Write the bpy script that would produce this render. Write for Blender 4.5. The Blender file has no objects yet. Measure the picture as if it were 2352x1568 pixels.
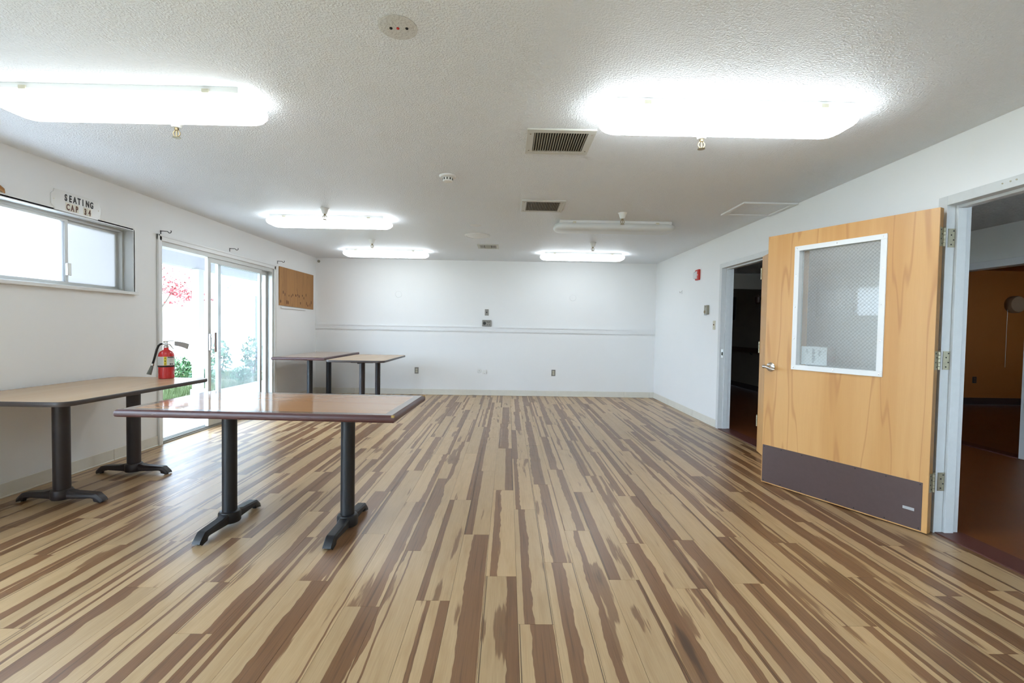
import bpy, bmesh, math, random
from mathutils import Vector, Matrix

random.seed(7)
PI = math.pi
sc = bpy.context.scene
COL = sc.collection

# ------------------------------------------------------------------ camera
PX_F, PITCH, YAW, ROLL, CAM_H = 1060.0, 0.02906, 0.00941, 0.01656, 1.23377
cp, sp, cy, sy = math.cos(PITCH), math.sin(PITCH), math.cos(YAW), math.sin(YAW)
fwd = Vector((sy * cp, cy * cp, -sp))
rgt = Vector((cy, -sy, 0))
upv = rgt.cross(fwd)
cr, sr = math.cos(ROLL), math.sin(ROLL)
r2 = rgt * cr + upv * sr
u2 = upv * cr - rgt * sr
cam = bpy.data.cameras.new('camera')
cam.sensor_width = 36.0
cam.lens = PX_F / 2352 * 36.0
cam.clip_start = 0.05
cam.clip_end = 200
cam_ob = bpy.data.objects.new('camera', cam)
COL.objects.link(cam_ob)
cam_ob.matrix_world = Matrix(((r2.x, u2.x, -fwd.x, 0), (r2.y, u2.y, -fwd.y, 0), (r2.z, u2.z, -fwd.z, CAM_H), (0, 0, 0, 1)))
sc.camera = cam_ob

# ------------------------------------------------------------------ light
SKY = 6.8
LAMP = 4.2
world = bpy.data.worlds.new('daylight')
sc.world = world
world.use_nodes = True
bg = world.node_tree.nodes['Background']
bg.inputs['Color'].default_value = (0.65, 0.82, 1.03, 1)
bg.inputs['Strength'].default_value = SKY
sun = bpy.data.lights.new('sun', 'SUN')
sun.energy = 5.0
sun.angle = math.radians(1.5)
sun.color = (.92, 0.96, 1.0)
sun_ob = bpy.data.objects.new('sun', sun)
COL.objects.link(sun_ob)
sun_ob.rotation_euler = Vector((-0.25, -0.18, -0.95)).to_track_quat('-Z', 'Y').to_euler()
vs = sc.view_settings
vs.view_transform = 'Standard'
vs.look = 'None'
vs.exposure = 1.25
vs.gamma = 1.0
vs.use_curve_mapping = False
sc.cycles.use_denoising = True
sc.cycles.use_adaptive_sampling = True
sc.cycles.adaptive_threshold = .09
sc.cycles.use_light_tree = False
sc.cycles.max_bounces = 8
sc.cycles.diffuse_bounces = 4
sc.cycles.glossy_bounces = 3
sc.cycles.transparent_max_bounces = 16
sc.cycles.sample_clamp_indirect = 6.0
sc.cycles.caustics_reflective = False
sc.cycles.caustics_refractive = False

# ------------------------------------------------------------------ room numbers
XL, XR, YB, YN, CE = -3.4816, 2.6849, 8.3908, -2.6, 2.44
WT = 0.16
PW, PL = .152, 1.22        # plank size


# ------------------------------------------------------------------ materials
class NT:
    def __init__(s, name):
        s.m = bpy.data.materials.new(name)
        s.m.use_nodes = True
        s.t = s.m.node_tree
        s.t.nodes.clear()
        s.out = s.t.nodes.new('ShaderNodeOutputMaterial')

    def n(s, typ, **kw):
        nd = s.t.nodes.new('ShaderNode' + typ)
        for k, v in kw.items():
            if k.startswith('_'):
                setattr(nd, k[1:], v)
        return nd

    def link(s, a, b):
        s.t.links.new(a, b)

    def math(s, op, a, b=None, c=None, clamp=False):
        nd = s.t.nodes.new('ShaderNodeMath')
        nd.operation = op
        nd.use_clamp = clamp
        for i, x in enumerate((a, b, c)):
            if x is None:
                continue
            if isinstance(x, (int, float)):
                nd.inputs[i].default_value = x
            else:
                s.link(x, nd.inputs[i])
        return nd.outputs[0]

    def mix(s, f, a, b, mode='MIX'):
        nd = s.t.nodes.new('ShaderNodeMix')
        nd.data_type = 'RGBA'
        nd.blend_type = mode
        for sock, x in ((nd.inputs[0], f), (nd.inputs[6], a), (nd.inputs[7], b)):
            if isinstance(x, (int, float)):
                sock.default_value = x
            elif isinstance(x, (tuple, list)):
                sock.default_value = (*x[:3], 1)
            else:
                s.link(x, sock)
        return nd.outputs[2]

    def noise(s, vec, scale, detail=3, rough=.5, dims='3D', w=None, dist=0):
        nd = s.t.nodes.new('ShaderNodeTexNoise')
        nd.noise_dimensions = dims
        nd.inputs['Scale'].default_value = scale
        nd.inputs['Detail'].default_value = detail
        nd.inputs['Roughness'].default_value = rough
        nd.inputs['Distortion'].default_value = dist
        if vec is not None:
            s.link(vec, nd.inputs['Vector'])
        if w is not None:
            s.link(w, nd.inputs['W'])
        return nd.outputs[0]

    def ramp(s, f, a, b):
        nd = s.t.nodes.new('ShaderNodeMapRange')
        nd.clamp = True
        nd.interpolation_type = 'SMOOTHSTEP'
        s.link(f, nd.inputs[0])
        nd.inputs[1].default_value = a
        nd.inputs[2].default_value = b
        return nd.outputs[0]

    def obj(s):
        return s.t.nodes.new('ShaderNodeTexCoord').outputs['Object']

    def scale(s, vec, v):
        nd = s.t.nodes.new('ShaderNodeMapping')
        nd.inputs['Scale'].default_value = v
        s.link(vec, nd.inputs[0])
        return nd.outputs[0]

    def bump(s, h, strength, dist):
        nd = s.t.nodes.new('ShaderNodeBump')
        nd.inputs['Strength'].default_value = strength
        nd.inputs['Distance'].default_value = dist
        s.link(h, nd.inputs['Height'])
        return nd.outputs[0]

    def bsdf(s, col, rough=.5, metal=0, spec=.5, normal=None, coat=0, emit=None, estr=0):
        b = s.t.nodes.new('ShaderNodeBsdfPrincipled')
        for sock, x in ((b.inputs['Base Color'], col), (b.inputs['Roughness'], rough)):
            if isinstance(x, (int, float)):
                sock.default_value = x
            elif isinstance(x, (tuple, list)):
                sock.default_value = (*x[:3], 1)
            else:
                s.link(x, sock)
        b.inputs['Metallic'].default_value = metal
        b.inputs['Specular IOR Level'].default_value = spec
        b.inputs['Coat Weight'].default_value = coat
        b.inputs['Coat Roughness'].default_value = .05
        if normal is not None:
            s.link(normal, b.inputs['Normal'])
        if emit is not None:
            b.inputs['Emission Color'].default_value = (*emit, 1)
            b.inputs['Emission Strength'].default_value = estr
        s.link(b.outputs[0], s.out.inputs[0])
        return b


def plain(name, col, rough=.5, metal=0, spec=.5, var=.0, vscale=8., bump=0., bscale=60., bdist=.002, coat=0, emit=None, estr=0):
    t = NT(name)
    c = col
    nrm = None
    o = t.obj() if (var or bump) else None
    if var:
        f = t.noise(o, vscale, 4, .6)
        c = t.mix(f, tuple(x * (1 - var) for x in col), tuple(min(1, x * (1 + var)) for x in col))
    if bump:
        nrm = t.bump(t.noise(o, bscale, 3, .6), bump, bdist)
    t.bsdf(c, rough, metal, spec, nrm, coat, emit, estr)
    return t.m


def ceiling_mat(name, col, sc_=85., strength=.5, dist=.006):
    t = NT(name)
    o = t.obj()
    h = t.ramp(t.noise(o, sc_, 2, .55), .38, .68)
    h2 = t.noise(o, sc_ * 2.6, 2, .5)
    hh = t.math('ADD', h, t.math('MULTIPLY', h2, .35))
    c = t.mix(t.noise(o, 1.2, 3, .6), tuple(x * .96 for x in col), col)
    t.bsdf(c, .55, 0, .35, t.bump(hh, strength, dist))
    return t.m


def plank_mat():
    t = NT('laminate_plank')
    o = t.obj()
    rnd = t.n('ObjectInfo').outputs['Random']
    w1 = t.math('MULTIPLY', rnd, 173.)
    w2 = t.math('MULTIPLY', rnd, 391.)
    sep = t.n('SeparateXYZ')
    t.link(o, sep.inputs[0])
    u, v = sep.outputs[0], sep.outputs[1]
    u01 = t.math('ADD', t.math('DIVIDE', u, PW), .5)

    def fr(k):
        return t.math('FRACT', t.math('MULTIPLY', rnd, k))
    comb = t.n('CombineXYZ')
    t.link(v, comb.inputs[1])
    wob = t.math('SUBTRACT', t.noise(comb.outputs[0], 3.2, 3, .62, '4D', w1), .5)
    # one broad strip of heartwood, straight on one side and wavy on the other
    lo_ = t.math('SUBTRACT', t.math('MULTIPLY', fr(13.7), 1.15), .25)
    wd_ = t.math('ADD', .22, t.math('MULTIPLY', fr(29.3), .42))
    u_w = t.math('SUBTRACT', t.math('SUBTRACT', u01, lo_), t.math('MULTIPLY', wob, .10))
    mA = t.math('MULTIPLY', t.ramp(u_w, 0, .012), t.math('SUBTRACT', 1., t.ramp(t.math('SUBTRACT', t.math('SUBTRACT', u_w, wd_), t.math('MULTIPLY', wob, .34)), 0, .012)))
    # a second, narrow one in about half of the planks
    lo2 = fr(47.1)
    u_2 = t.math('ADD', t.math('SUBTRACT', u01, lo2), t.math('MULTIPLY', wob, .16))
    wd2 = t.math('ADD', .05, t.math('MULTIPLY', fr(71.9), .13))
    mB = t.math('MULTIPLY', t.ramp(u_2, 0, .012), t.math('SUBTRACT', 1., t.ramp(t.math('SUBTRACT', u_2, wd2), 0, .012)))
    mB = t.math('MULTIPLY', mB, t.math('GREATER_THAN', fr(5.3), .45))
    m1 = t.math('MAXIMUM', mA, mB)
    # frayed dark patches
    fray = t.noise(t.scale(o, (90, 5, 1)), 1., 2, .7, '4D', w2)
    pa = t.noise(t.scale(o, (13., 1.7, 1)), 1., 1, .5, '4D', w2)
    pa = t.math('ADD', pa, t.math('MULTIPLY', t.math('SUBTRACT', fray, .5), .20))
    m2 = t.ramp(pa, .63, .67)
    kn = t.math('MULTIPLY', t.ramp(pa, .72, .84), .8)
    grain = t.noise(t.scale(o, (260, 5, 1)), 1., 3, .65, '4D', w1)
    fig = t.noise(t.scale(o, (24, 3, 1)), 1., 3, .6, '4D', w2)
    light = t.mix(grain, (.37, .235, .115), (.62, .43, .235))
    light = t.mix(t.math('MULTIPLY', t.ramp(fig, .42, .75), .5), light, (.36, .215, .09))
    heart = t.noise(t.scale(o, (75, 1.6, 1)), 1., 3, .65, '4D', w1)
    dark = t.mix(grain, (.135, .062, .026), (.29, .145, .064))
    dark = t.mix(t.math('MULTIPLY', t.ramp(heart, .50, .72), .75), dark, (.070, .030, .013))
    c = t.mix(m1, light, dark)
    c = t.mix(t.math('MULTIPLY', m2, .85), c, t.mix(grain, (.105, .045, .018), (.27, .13, .052)))
    c = t.mix(kn, c, (.050, .024, .013))
    # a printed dark pencil line near one long edge of some planks
    edge = t.math('MULTIPLY', t.math('COMPARE', u, .069, .0022), t.math('GREATER_THAN', t.math('FRACT', w2), .55))
    c = t.mix(t.math('MULTIPLY', edge, .8), c, (.07, .035, .016))
    tone = t.math('ADD', .90, t.math('MULTIPLY', t.math('FRACT', t.math('MULTIPLY', rnd, 57.)), .2))
    tc = t.n('CombineXYZ')
    for i in range(3):
        t.link(tone, tc.inputs[i])
    c = t.mix(1.0, c, tc.outputs[0], 'MULTIPLY')
    rr = t.math('ADD', .26, t.math('MULTIPLY', t.noise(o, 9., 3, .6), .14))
    t.bsdf(c, rr, 0, .75, t.bump(grain, .12, .0008))
    return t.m


def veneer_mat(name, base, dark, streak, along=2, seed=0., gloss=.38, sx=9.):
    """wood veneer, grain running along the axis 'along' of the object"""
    t = NT(name)
    o = t.obj()
    mp = t.n('Mapping')
    mp.inputs['Location'].default_value = (seed, seed * .7, seed * 1.3)
    t.link(o, mp.inputs[0])
    o = mp.outputs[0]
    lo = [1.0, 1.0, 1.0]
    lo[along] = .07
    g = [26., 26., 26.]
    g[along] = 1.2
    fine = [240., 240., 240.]
    fine[along] = 7.
    a = t.noise(t.scale(o, tuple(x * sx * .45 for x in lo)), 1., 3, .6, dist=.6)
    f = t.noise(t.scale(o, tuple(g)), 1., 4, .65)
    ff = t.noise(t.scale(o, tuple(fine)), 1., 2, .6)
    c = t.mix(t.ramp(a, .35, .7), base, dark)
    c = t.mix(t.math('MULTIPLY', f, .35), c, dark)
    rid = t.math('ABSOLUTE', t.math('SUBTRACT', t.noise(t.scale(o, tuple(x * sx * .6 for x in lo)), 1., 2, .5, dist=.3), .5))
    c = t.mix(t.math('MULTIPLY', t.math('SUBTRACT', 1., t.ramp(rid, .0, .02)), .4), c, streak)
    c = t.mix(t.math('MULTIPLY', ff, .16), c, streak)
    t.bsdf(c, gloss, 0, .5, t.bump(ff, .08, .0006))
    return t.m


def worn_edge_mat(name, col, wear, amt=.62):
    t = NT(name)
    o = t.obj()
    w = t.noise(t.scale(o, (14, 60, 60)), 1., 5, .75)
    c = t.mix(t.ramp(w, amt, amt + .10), col, wear)
    t.bsdf(c, .34, 0, .5, t.bump(w, .25, .002))
    return t.m


def glass_mat(name, tint=(.97, .985, .98), refl=1.0, dust=0, haze=0):
    t = NT(name)
    tr = t.n('BsdfTransparent')
    tr.inputs[0].default_value = (*tint, 1)
    gl = t.n('BsdfGlossy')
    gl.inputs['Roughness'].default_value = .0
    gl.inputs['Color'].default_value = (1, 1, 1, 1)
    fr = t.n('Fresnel')
    bf = t.n('NewGeometry').outputs['Backfacing']
    t.link(t.math('ADD', 1.45, t.math('MULTIPLY', bf, 1 / 1.45 - 1.45)), fr.inputs[0])
    mx = t.n('MixShader')
    t.link(t.math('MULTIPLY', fr.outputs[0], refl, clamp=True), mx.inputs[0])
    t.link(tr.outputs[0], mx.inputs[1])
    t.link(gl.outputs[0], mx.inputs[2])
    if dust or haze:
        tl = t.n('BsdfTranslucent' if dust else 'BsdfDiffuse')
        tl.inputs[0].default_value = (.9, .92, .95, 1)
        m3 = t.n('MixShader')
        m3.inputs[0].default_value = dust or haze
        t.link(mx.outputs[0], m3.inputs[1])
        t.link(tl.outputs[0], m3.inputs[2])
        mx = m3
    t.link(mx.outputs[0], t.out.inputs[0])
    return t.m


def frosted_mat(name, col, clear=.25):
    t = NT(name)
    tl = t.n('BsdfTranslucent')
    o = t.obj()
    f = t.noise(o, 2.2, 2, .5)
    t.link(t.mix(f, tuple(x * .93 for x in col), col), tl.inputs[0])
    tr = t.n('BsdfTransparent')
    gl = t.n('BsdfGlossy')
    gl.inputs['Roughness'].default_value = .15
    m1 = t.n('MixShader')
    m1.inputs[0].default_value = clear
    t.link(tl.outputs[0], m1.inputs[1])
    t.link(tr.outputs[0], m1.inputs[2])
    m2 = t.n('MixShader')
    m2.inputs[0].default_value = .06
    t.link(m1.outputs[0], m2.inputs[1])
    t.link(gl.outputs[0], m2.inputs[2])
    t.link(m2.outputs[0], t.out.inputs[0])
    return t.m


M = {}
M['wall'] = plain('white_wall_paint', (.86, .86, .85), .55, spec=.35, var=.012, vscale=3, bump=.06, bscale=140, bdist=.001)
M['ceil'] = ceiling_mat('textured_ceiling_paint', (.84, .865, .89), 105., .5, .005)  # blue tint in the paint offsets warm light bounced off the floor
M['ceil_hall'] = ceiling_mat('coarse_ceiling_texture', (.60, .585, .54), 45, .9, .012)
M['trim'] = plain('white_trim_enamel', (.80, .80, .79), .35, var=.02, vscale=9)
M['rail'] = plain('painted_rail', (.83, .83, .825), .45)
M['base'] = plain('cream_vinyl_base', (.74, .71, .63), .45, var=.06, vscale=14)
M['frame'] = plain('worn_frame_enamel', (.66, .67, .66), .42, var=.07, vscale=22)
M['alu'] = plain('anodised_aluminium', (.58, .58, .555), .42, .3, var=.06, vscale=12)
M['alu_dk'] = plain('aged_aluminium_track', (.36, .35, .32), .45, .6, var=.1)
M['steel'] = plain('satin_steel', (.30, .285, .26), .5, .5)
M['nickel'] = plain('brushed_nickel', (.70, .68, .64), .25, 1.0)
M['chrome'] = plain('bright_chrome', (.85, .85, .86), .12, 1.0)
M['hinge'] = plain('tarnished_hinge_brass', (.42, .38, .27), .38, .85, var=.18, vscale=60)
M['bronze'] = plain('sprinkler_bronze', (.33, .26, .15), .35, .9)
M['glass'] = glass_mat('clear_glass')
M['glass_wired'] = glass_mat('wired_glass', (.965, .985, .975), 1.2, 0, .17)  # diffuse haze: old cloudy glass, raised to brighten the view through it
M['glass_dusty'] = glass_mat('dusty_patio_glass', (.97, .985, .99), 1.0, .025)  # translucent white for dirt plus the haze of reflections
M['frost'] = frosted_mat('frosted_glass', (.93, .93, .95))
M['frost2'] = frosted_mat('frosted_glass_double', (.43, .41, .40), .01)
M['plank'] = plank_mat()
M['subfloor'] = plain('subfloor', (.10, .065, .035), .8)
M['door'] = veneer_mat('amber_birch_veneer', (.70, .40, .15), (.60, .31, .10), (.38, .14, .035), 2, 3.1)
M['door_edge'] = veneer_mat('amber_door_edge', (.46, .25, .075), (.38, .19, .05), (.25, .11, .03), 2, 8.)
M['ply'] = veneer_mat('plywood_orange', (.46, .225, .065), (.36, .165, .045), (.17, .066, .018), 2, 5.2, .5, 16.)
M['kick'] = plain('brown_kick_plate', (.085, .052, .046), .36, var=.14, vscale=30, bump=.05, bscale=90)
M['lam'] = veneer_mat('glossy_peach_laminate', (.52, .295, .165), (.45, .235, .12), (.36, .17, .08), 0, 1.4, .07, 7.)
M['lam2'] = veneer_mat('matte_tan_laminate', (.58, .40, .245), (.52, .34, .195), (.42, .26, .14), 0, 2.2, .26, 7.)
M['border'] = plain('grey_brown_border', (.21, .165, .135), .10, var=.1, vscale=25)
M['edge'] = worn_edge_mat('mahogany_edge', (.075, .022, .020), (.34, .22, .15), .66)
M['edge_blue'] = plain('dark_brown_edge_band', (.060, .046, .042), .36, var=.1)
M['bare'] = plain('bare_chipped_wood', (.45, .30, .09), .7, var=.3, vscale=60)
M['iron'] = plain('black_cast_iron', (.010, .011, .014), .46, .0, bump=.15, bscale=200, bdist=.001)
M['iron_br'] = plain('brown_black_enamel', (.028, .021, .023), .42, .0, bump=.2, bscale=240, bdist=.001)
M['rubber'] = plain('black_rubber', (.015, .015, .016), .7)
M['red'] = plain('extinguisher_red', (.62, .020, .022), .22, coat=.4)
M['label_w'] = plain('label_white', (.78, .78, .76), .45)
M['label_y'] = plain('label_yellow', (.85, .68, .03), .45)
M['ink'] = plain('black_ink', (.02, .02, .022), .6)
M['ink_br'] = plain('brown_ink', (.16, .075, .055), .6)
M['grey_print'] = plain('grey_print', (.42, .42, .42), .6)
M['tile_cream'] = plain('cream_letter_tile', (.80, .76, .64), .5)
M['plate'] = plain('off_white_acrylic', (.78, .775, .75), .25)
M['white_plastic'] = plain('white_plastic', (.80, .80, .77), .35)
M['cream_plastic'] = plain('ivory_plastic', (.62, .58, .45), .4)
M['hook'] = plain('black_wrought_iron', (.02, .02, .022), .5, .4)
M['vent'] = plain('vent_enamel', (.60, .59, .53), .45, var=.05)
M['slat'] = plain('dusty_vent_slat', (.40, .38, .31), .6, var=.1)
M['void'] = plain('duct_darkness', (.02, .018, .014), .9)
M['off_dif'] = plain('unlit_acrylic_diffuser', (.72, .73, .71), .3)
M['lit_dif'] = plain('lit_acrylic_diffuser', (.8, .8, .78), .3, emit=(.86, .95, 1.02), estr=LAMP)
M['lit_dif_bright'] = plain('brightly_lit_diffuser', (.8, .8, .78), .3, emit=(.87, .95, 1.0), estr=LAMP * 1.75)
M['lit_dif_dim'] = plain('dimly_lit_diffuser', (.8, .8, .78), .3, emit=(.88, .95, .98), estr=LAMP * .6)
M['pan'] = plain('white_fixture_pan', (.78, .78, .76), .4)
M['alarm'] = plain('alarm_red', (.58, .022, .016), .35)
M['clear_pl'] = plain('clear_strobe_plastic', (.70, .72, .74), .12)
M['thermo'] = plain('thermostat_khaki', (.36, .34, .27), .45, .2)
M['concrete'] = plain('pale_concrete', (.50, .50, .48), .85, var=.08, vscale=4)
M['grass'] = plain('lawn_green', (.11, .15, .055), .8, var=.6, vscale=3)
M['soil'] = plain('lawn_soil', (.13, .14, .06), .9, var=.3)
M['leaf'] = plain('shrub_leaf', (.07, .16, .06), .5, var=.5, vscale=9)
M['leaf2'] = plain('rose_leaf', (.10, .20, .11), .5, var=.4, vscale=9)
M['maple'] = plain('maple_red_leaf', (.22, .028, .030), .5, var=.5, vscale=6)
M['bark'] = plain('grey_bark', (.20, .16, .13), .9, var=.3)
M['stucco'] = plain('white_stucco', (.82, .82, .80), .8, bump=.2, bscale=60)
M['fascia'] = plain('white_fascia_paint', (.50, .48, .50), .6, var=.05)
M['blue_paint'] = plain('slate_blue_door', (.16, .20, .30), .5)
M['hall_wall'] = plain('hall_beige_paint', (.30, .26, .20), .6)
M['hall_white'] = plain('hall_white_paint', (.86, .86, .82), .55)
M['hall_floor'] = plain('hall_orange_laminate', (.16, .045, .009), .4, var=.2, vscale=5)
M['thresh'] = plain('red_brown_threshold', (.095, .026, .018), .45, var=.15)
M['orange'] = plain('orange_ochre_paint', (.34, .10, .008), .6)
M['brown_base'] = plain('dark_brown_base', (.035, .014, .010), .5)
M['handrail'] = plain('dark_oak_handrail', (.11, .055, .035), .4)
M['paper'] = plain('white_paper', (.75, .77, .78), .5)
M['panel_pink'] = plain('pinkish_panel', (.55, .48, .46), .6)
M['panel_blue'] = plain('blue_grey_strip', (.34, .38, .48), .6)
M['wire'] = plain('grey_glass_wire', (.30, .32, .31), .4, .6)
M['dark_pic'] = plain('dark_board', (.012, .012, .014), .4)


# ------------------------------------------------------------------ mesh helpers
class MB:
    def __init__(s):
        s.bm = bmesh.new()

    def box(s, x0, x1, y0, y1, z0, z1, bev=0, seg=2):
        vs = [s.bm.verts.new(p) for p in ((x0, y0, z0), (x1, y0, z0), (x1, y1, z0), (x0, y1, z0), (x0, y0, z1), (x1, y0, z1), (x1, y1, z1), (x0, y1, z1))]
        fs = [s.bm.faces.new([vs[i] for i in q]) for q in ((3, 2, 1, 0), (4, 5, 6, 7), (0, 1, 5, 4), (1, 2, 6, 5), (2, 3, 7, 6), (3, 0, 4, 7))]
        if bev:
            ed = list({e for f in fs for e in f.edges})
            bmesh.ops.bevel(s.bm, geom=ed, offset=bev, segments=seg, affect='EDGES', profile=.5)
        return s

    def rings(s, rings, cap0=True, cap1=True, closed=True):
        vr = [[s.bm.verts.new(p) for p in r] for r in rings]
        n = len(vr[0])
        for a, b in zip(vr, vr[1:]):
            for i in range(n if closed else n - 1):
                j = (i + 1) % n
                s.bm.faces.new((a[i], a[j], b[j], b[i]))
        if cap0:
            s.bm.faces.new(list(reversed(vr[0])))
        if cap1:
            s.bm.faces.new(vr[-1])
        return s

    def tube(s, pts, r, n=12, cap=True):
        pts = [Vector(p) for p in pts]
        rs = r if isinstance(r, (list, tuple)) else [r] * len(pts)
        up = None
        rg = []
        for i, p in enumerate(pts):
            d = (pts[min(i + 1, len(pts) - 1)] - pts[max(i - 1, 0)]).normalized()
            if up is None:
                up = Vector((0, 0, 1)) if abs(d.z) < .9 else Vector((1, 0, 0))
            a = d.cross(up).normalized()
            b = a.cross(d).normalized()
            up = b
            rg.append([p + (a * math.cos(k * 2 * PI / n) + b * math.sin(k * 2 * PI / n)) * rs[i] for k in range(n)])
        return s.rings(rg, cap, cap)

    def lathe(s, prof, c=(0, 0, 0), axis=(0, 0, 1), n=28):
        ax = Vector(axis).normalized()
        h = Vector((1, 0, 0)) if abs(ax.x) < .9 else Vector((0, 1, 0))
        a = ax.cross(h).normalized()
        b = ax.cross(a).normalized()
        c = Vector(c)
        rg = [[c + ax * z + (a * math.cos(k * 2 * PI / n) + b * math.sin(k * 2 * PI / n)) * max(r, 1e-4) for k in range(n)] for r, z in prof]
        return s.rings(rg)

    def prism(s, poly, y0, y1, mapf=lambda a, b, c: (a, c, b)):
        """poly in (a,b), extruded over c from y0 to y1; mapf(a,b,c)->xyz"""
        return s.rings([[mapf(a, b, c) for a, b in poly] for c in (y0, y1)])

    def build(s, name, mat, parent=None, smooth=None, loc=None, rz=0):
        bmesh.ops.recalc_face_normals(s.bm, faces=s.bm.faces)
        me = bpy.data.meshes.new(name)
        s.bm.to_mesh(me)
        s.bm.free()
        return link(name, me, mat, parent, smooth, loc, rz)


def link(name, me, mat, parent=None, smooth=None, loc=None, rz=0):
    if mat is not None and not me.materials:
        me.materials.append(M[mat] if isinstance(mat, str) else mat)
    if smooth is not None:
        for p in me.polygons:
            p.use_smooth = True
        me.set_sharp_from_angle(angle=math.radians(smooth))
    o = bpy.data.objects.new(name, me)
    COL.objects.link(o)
    if parent:
        o.parent = parent
    if loc is not None:
        o.location = loc
    o.rotation_euler.z = rz
    return o


def tag(o, label=None, cat=None, group=None, kind=None):
    for k, v in (('label', label), ('category', cat), ('group', group), ('kind', kind)):
        if v:
            o[k] = v
    return o


def thing(name, label, cat, loc=(0, 0, 0), rz=0, group=None, kind=None):
    o = bpy.data.objects.new(name, None)
    o.empty_display_size = .05
    COL.objects.link(o)
    o.location = loc
    o.rotation_euler.z = rz
    return tag(o, label, cat, group, kind)


def copy_tree(o, parent=None):
    c = o.copy()
    COL.objects.link(c)
    c.parent = parent
    for ch in list(o.children):
        copy_tree(ch, c)
    return c


LW, RW = PI / 2, -PI / 2       # a thing hung on the left / right wall: local x to the viewer's right, y into the wall


def rr(hx, hy, r, n=6, cx=0, cy=0):
    """rounded rectangle, ccw"""
    pts = []
    for qx, qy, a0 in ((1, 1, 0), (-1, 1, 90), (-1, -1, 180), (1, -1, 270)):
        for k in range(n + 1):
            a = math.radians(a0 + 90 * k / n)
            pts.append((cx + qx * (hx - r) + r * math.cos(a), cy + qy * (hy - r) + r * math.sin(a)))
    return pts


def text_mesh(s, size, sx=1.0, fat=0.0, depth=.001):
    cu = bpy.data.curves.new('txt', 'FONT')
    cu.body = s
    cu.size = size
    cu.align_x = 'CENTER'
    cu.align_y = 'BOTTOM_BASELINE'
    cu.extrude = depth
    cu.offset = fat
    cu.resolution_u = 3
    ob = bpy.data.objects.new('txt', cu)
    COL.objects.link(ob)
    bpy.context.view_layer.update()
    me = bpy.data.meshes.new_from_object(ob.evaluated_get(bpy.context.evaluated_depsgraph_get()))
    bpy.data.objects.remove(ob)
    bpy.data.curves.remove(cu)
    # text lies in xy; stand it up in xz facing -y
    me.transform(Matrix(((sx, 0, 0, 0), (0, 0, -1, 0), (0, 1, 0, 0), (0, 0, 0, 1))))
    me.materials.clear()
    return me


# ------------------------------------------------------------------ structure
def struct(name, mb, mat, label, cat, smooth=None):
    return tag(mb.build(name, mat, None, smooth), label, cat, None, 'structure')


# left wall with the high window and the sliding door opening
WY0, WY1, WZ0, WZ1 = 2.15, 4.336, 1.508, 2.082
DY0, DY1, DZ1 = 4.668, 6.888, 2.045
m = MB()
x0, x1 = XL - WT, XL
GY0, GY1, GZ1 = -2.3, 1.5, 2.08
m.box(x0, x1, YN - .2, GY0, 0, CE).box(x0, x1, GY0, GY1, GZ1, CE).box(x0, x1, GY0, GY1, 0, .06).box(x0, x1, GY1, WY0, 0, CE)
m.box(x0, x1, WY0, WY1, 0, WZ0).box(x0, x1, WY0, WY1, WZ1, CE)
m.box(x0, x1, WY1, DY0, 0, CE)
m.box(x0, x1, DY0, DY1, DZ1, CE)
m.box(x0, x1, DY1, YB + .2, 0, CE)
struct('wall_left', m, 'wall', 'long white painted wall with high window and sliding glass door', 'wall')
struct('wall_back', MB().box(XL - WT, XR + .14, YB, YB + .15, 0, CE), 'wall', 'white far end wall behind the two corner tables', 'wall')
struct('wall_near', MB().box(XL - WT, XR + .14, YN - .15, YN, 0, CE), 'wall', 'white wall behind the viewer closing the room', 'wall')
# right wall with two door openings
AY0, AY1, BY0, BY1, HZ = 1.725, 2.825, 4.70, 5.80, 2.028
m = MB()
x0, x1 = XR, XR + .14
m.box(x0, x1, YN - .2, AY0 - .02, 0, CE)
m.box(x0, x1, AY0 - .02, AY1 + .02, HZ + .02, CE)
m.box(x0, x1, AY1 + .02, BY0 - .02, 0, CE)
m.box(x0, x1, BY0 - .02, BY1 + .02, HZ + .02, CE)
m.box(x0, x1, BY1 + .02, YB + .2, 0, CE)
struct('wall_right', m, 'wall', 'white painted wall with two doorways to the corridor', 'wall')
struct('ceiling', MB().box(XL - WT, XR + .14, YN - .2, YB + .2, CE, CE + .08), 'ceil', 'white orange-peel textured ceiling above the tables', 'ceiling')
tag(MB().box(XL - .45, 12.4, YN - .4, 13.6, CE + .09, CE + .25).build('roof', 'fascia'), 'unseen flat roof slab over the building, added to block sunlight', 'roof', None, 'structure')  # unseen slab put in to keep sun and sky from leaking inside

# floor: a base slab with every laminate plank on it
floor = struct('floor', MB().box(XL - WT + .01, XR + .02, YN, YB, -.12, -.012), 'subfloor', 'light and dark striped laminate plank floor', 'floor')

SEAM = .062


def visible(x, y):
    q = Vector((x, y, -CAM_H))
    d = q.dot(fwd)
    if d < .5:
        return False
    a, b = 1176 + PX_F * q.dot(r2) / d, 784 - PX_F * q.dot(u2) / d
    return -30 < a < 2382 and b < 1600


def plank_mesh(w, l):
    mb = MB()
    mb.box(-w / 2, w / 2, -l / 2, l / 2, -.012, 0)
    bmesh.ops.recalc_face_normals(mb.bm, faces=mb.bm.faces)
    me = bpy.data.meshes.new('plank')
    mb.bm.to_mesh(me)
    mb.bm.free()
    me.materials.append(M['plank'])
    return me


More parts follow.
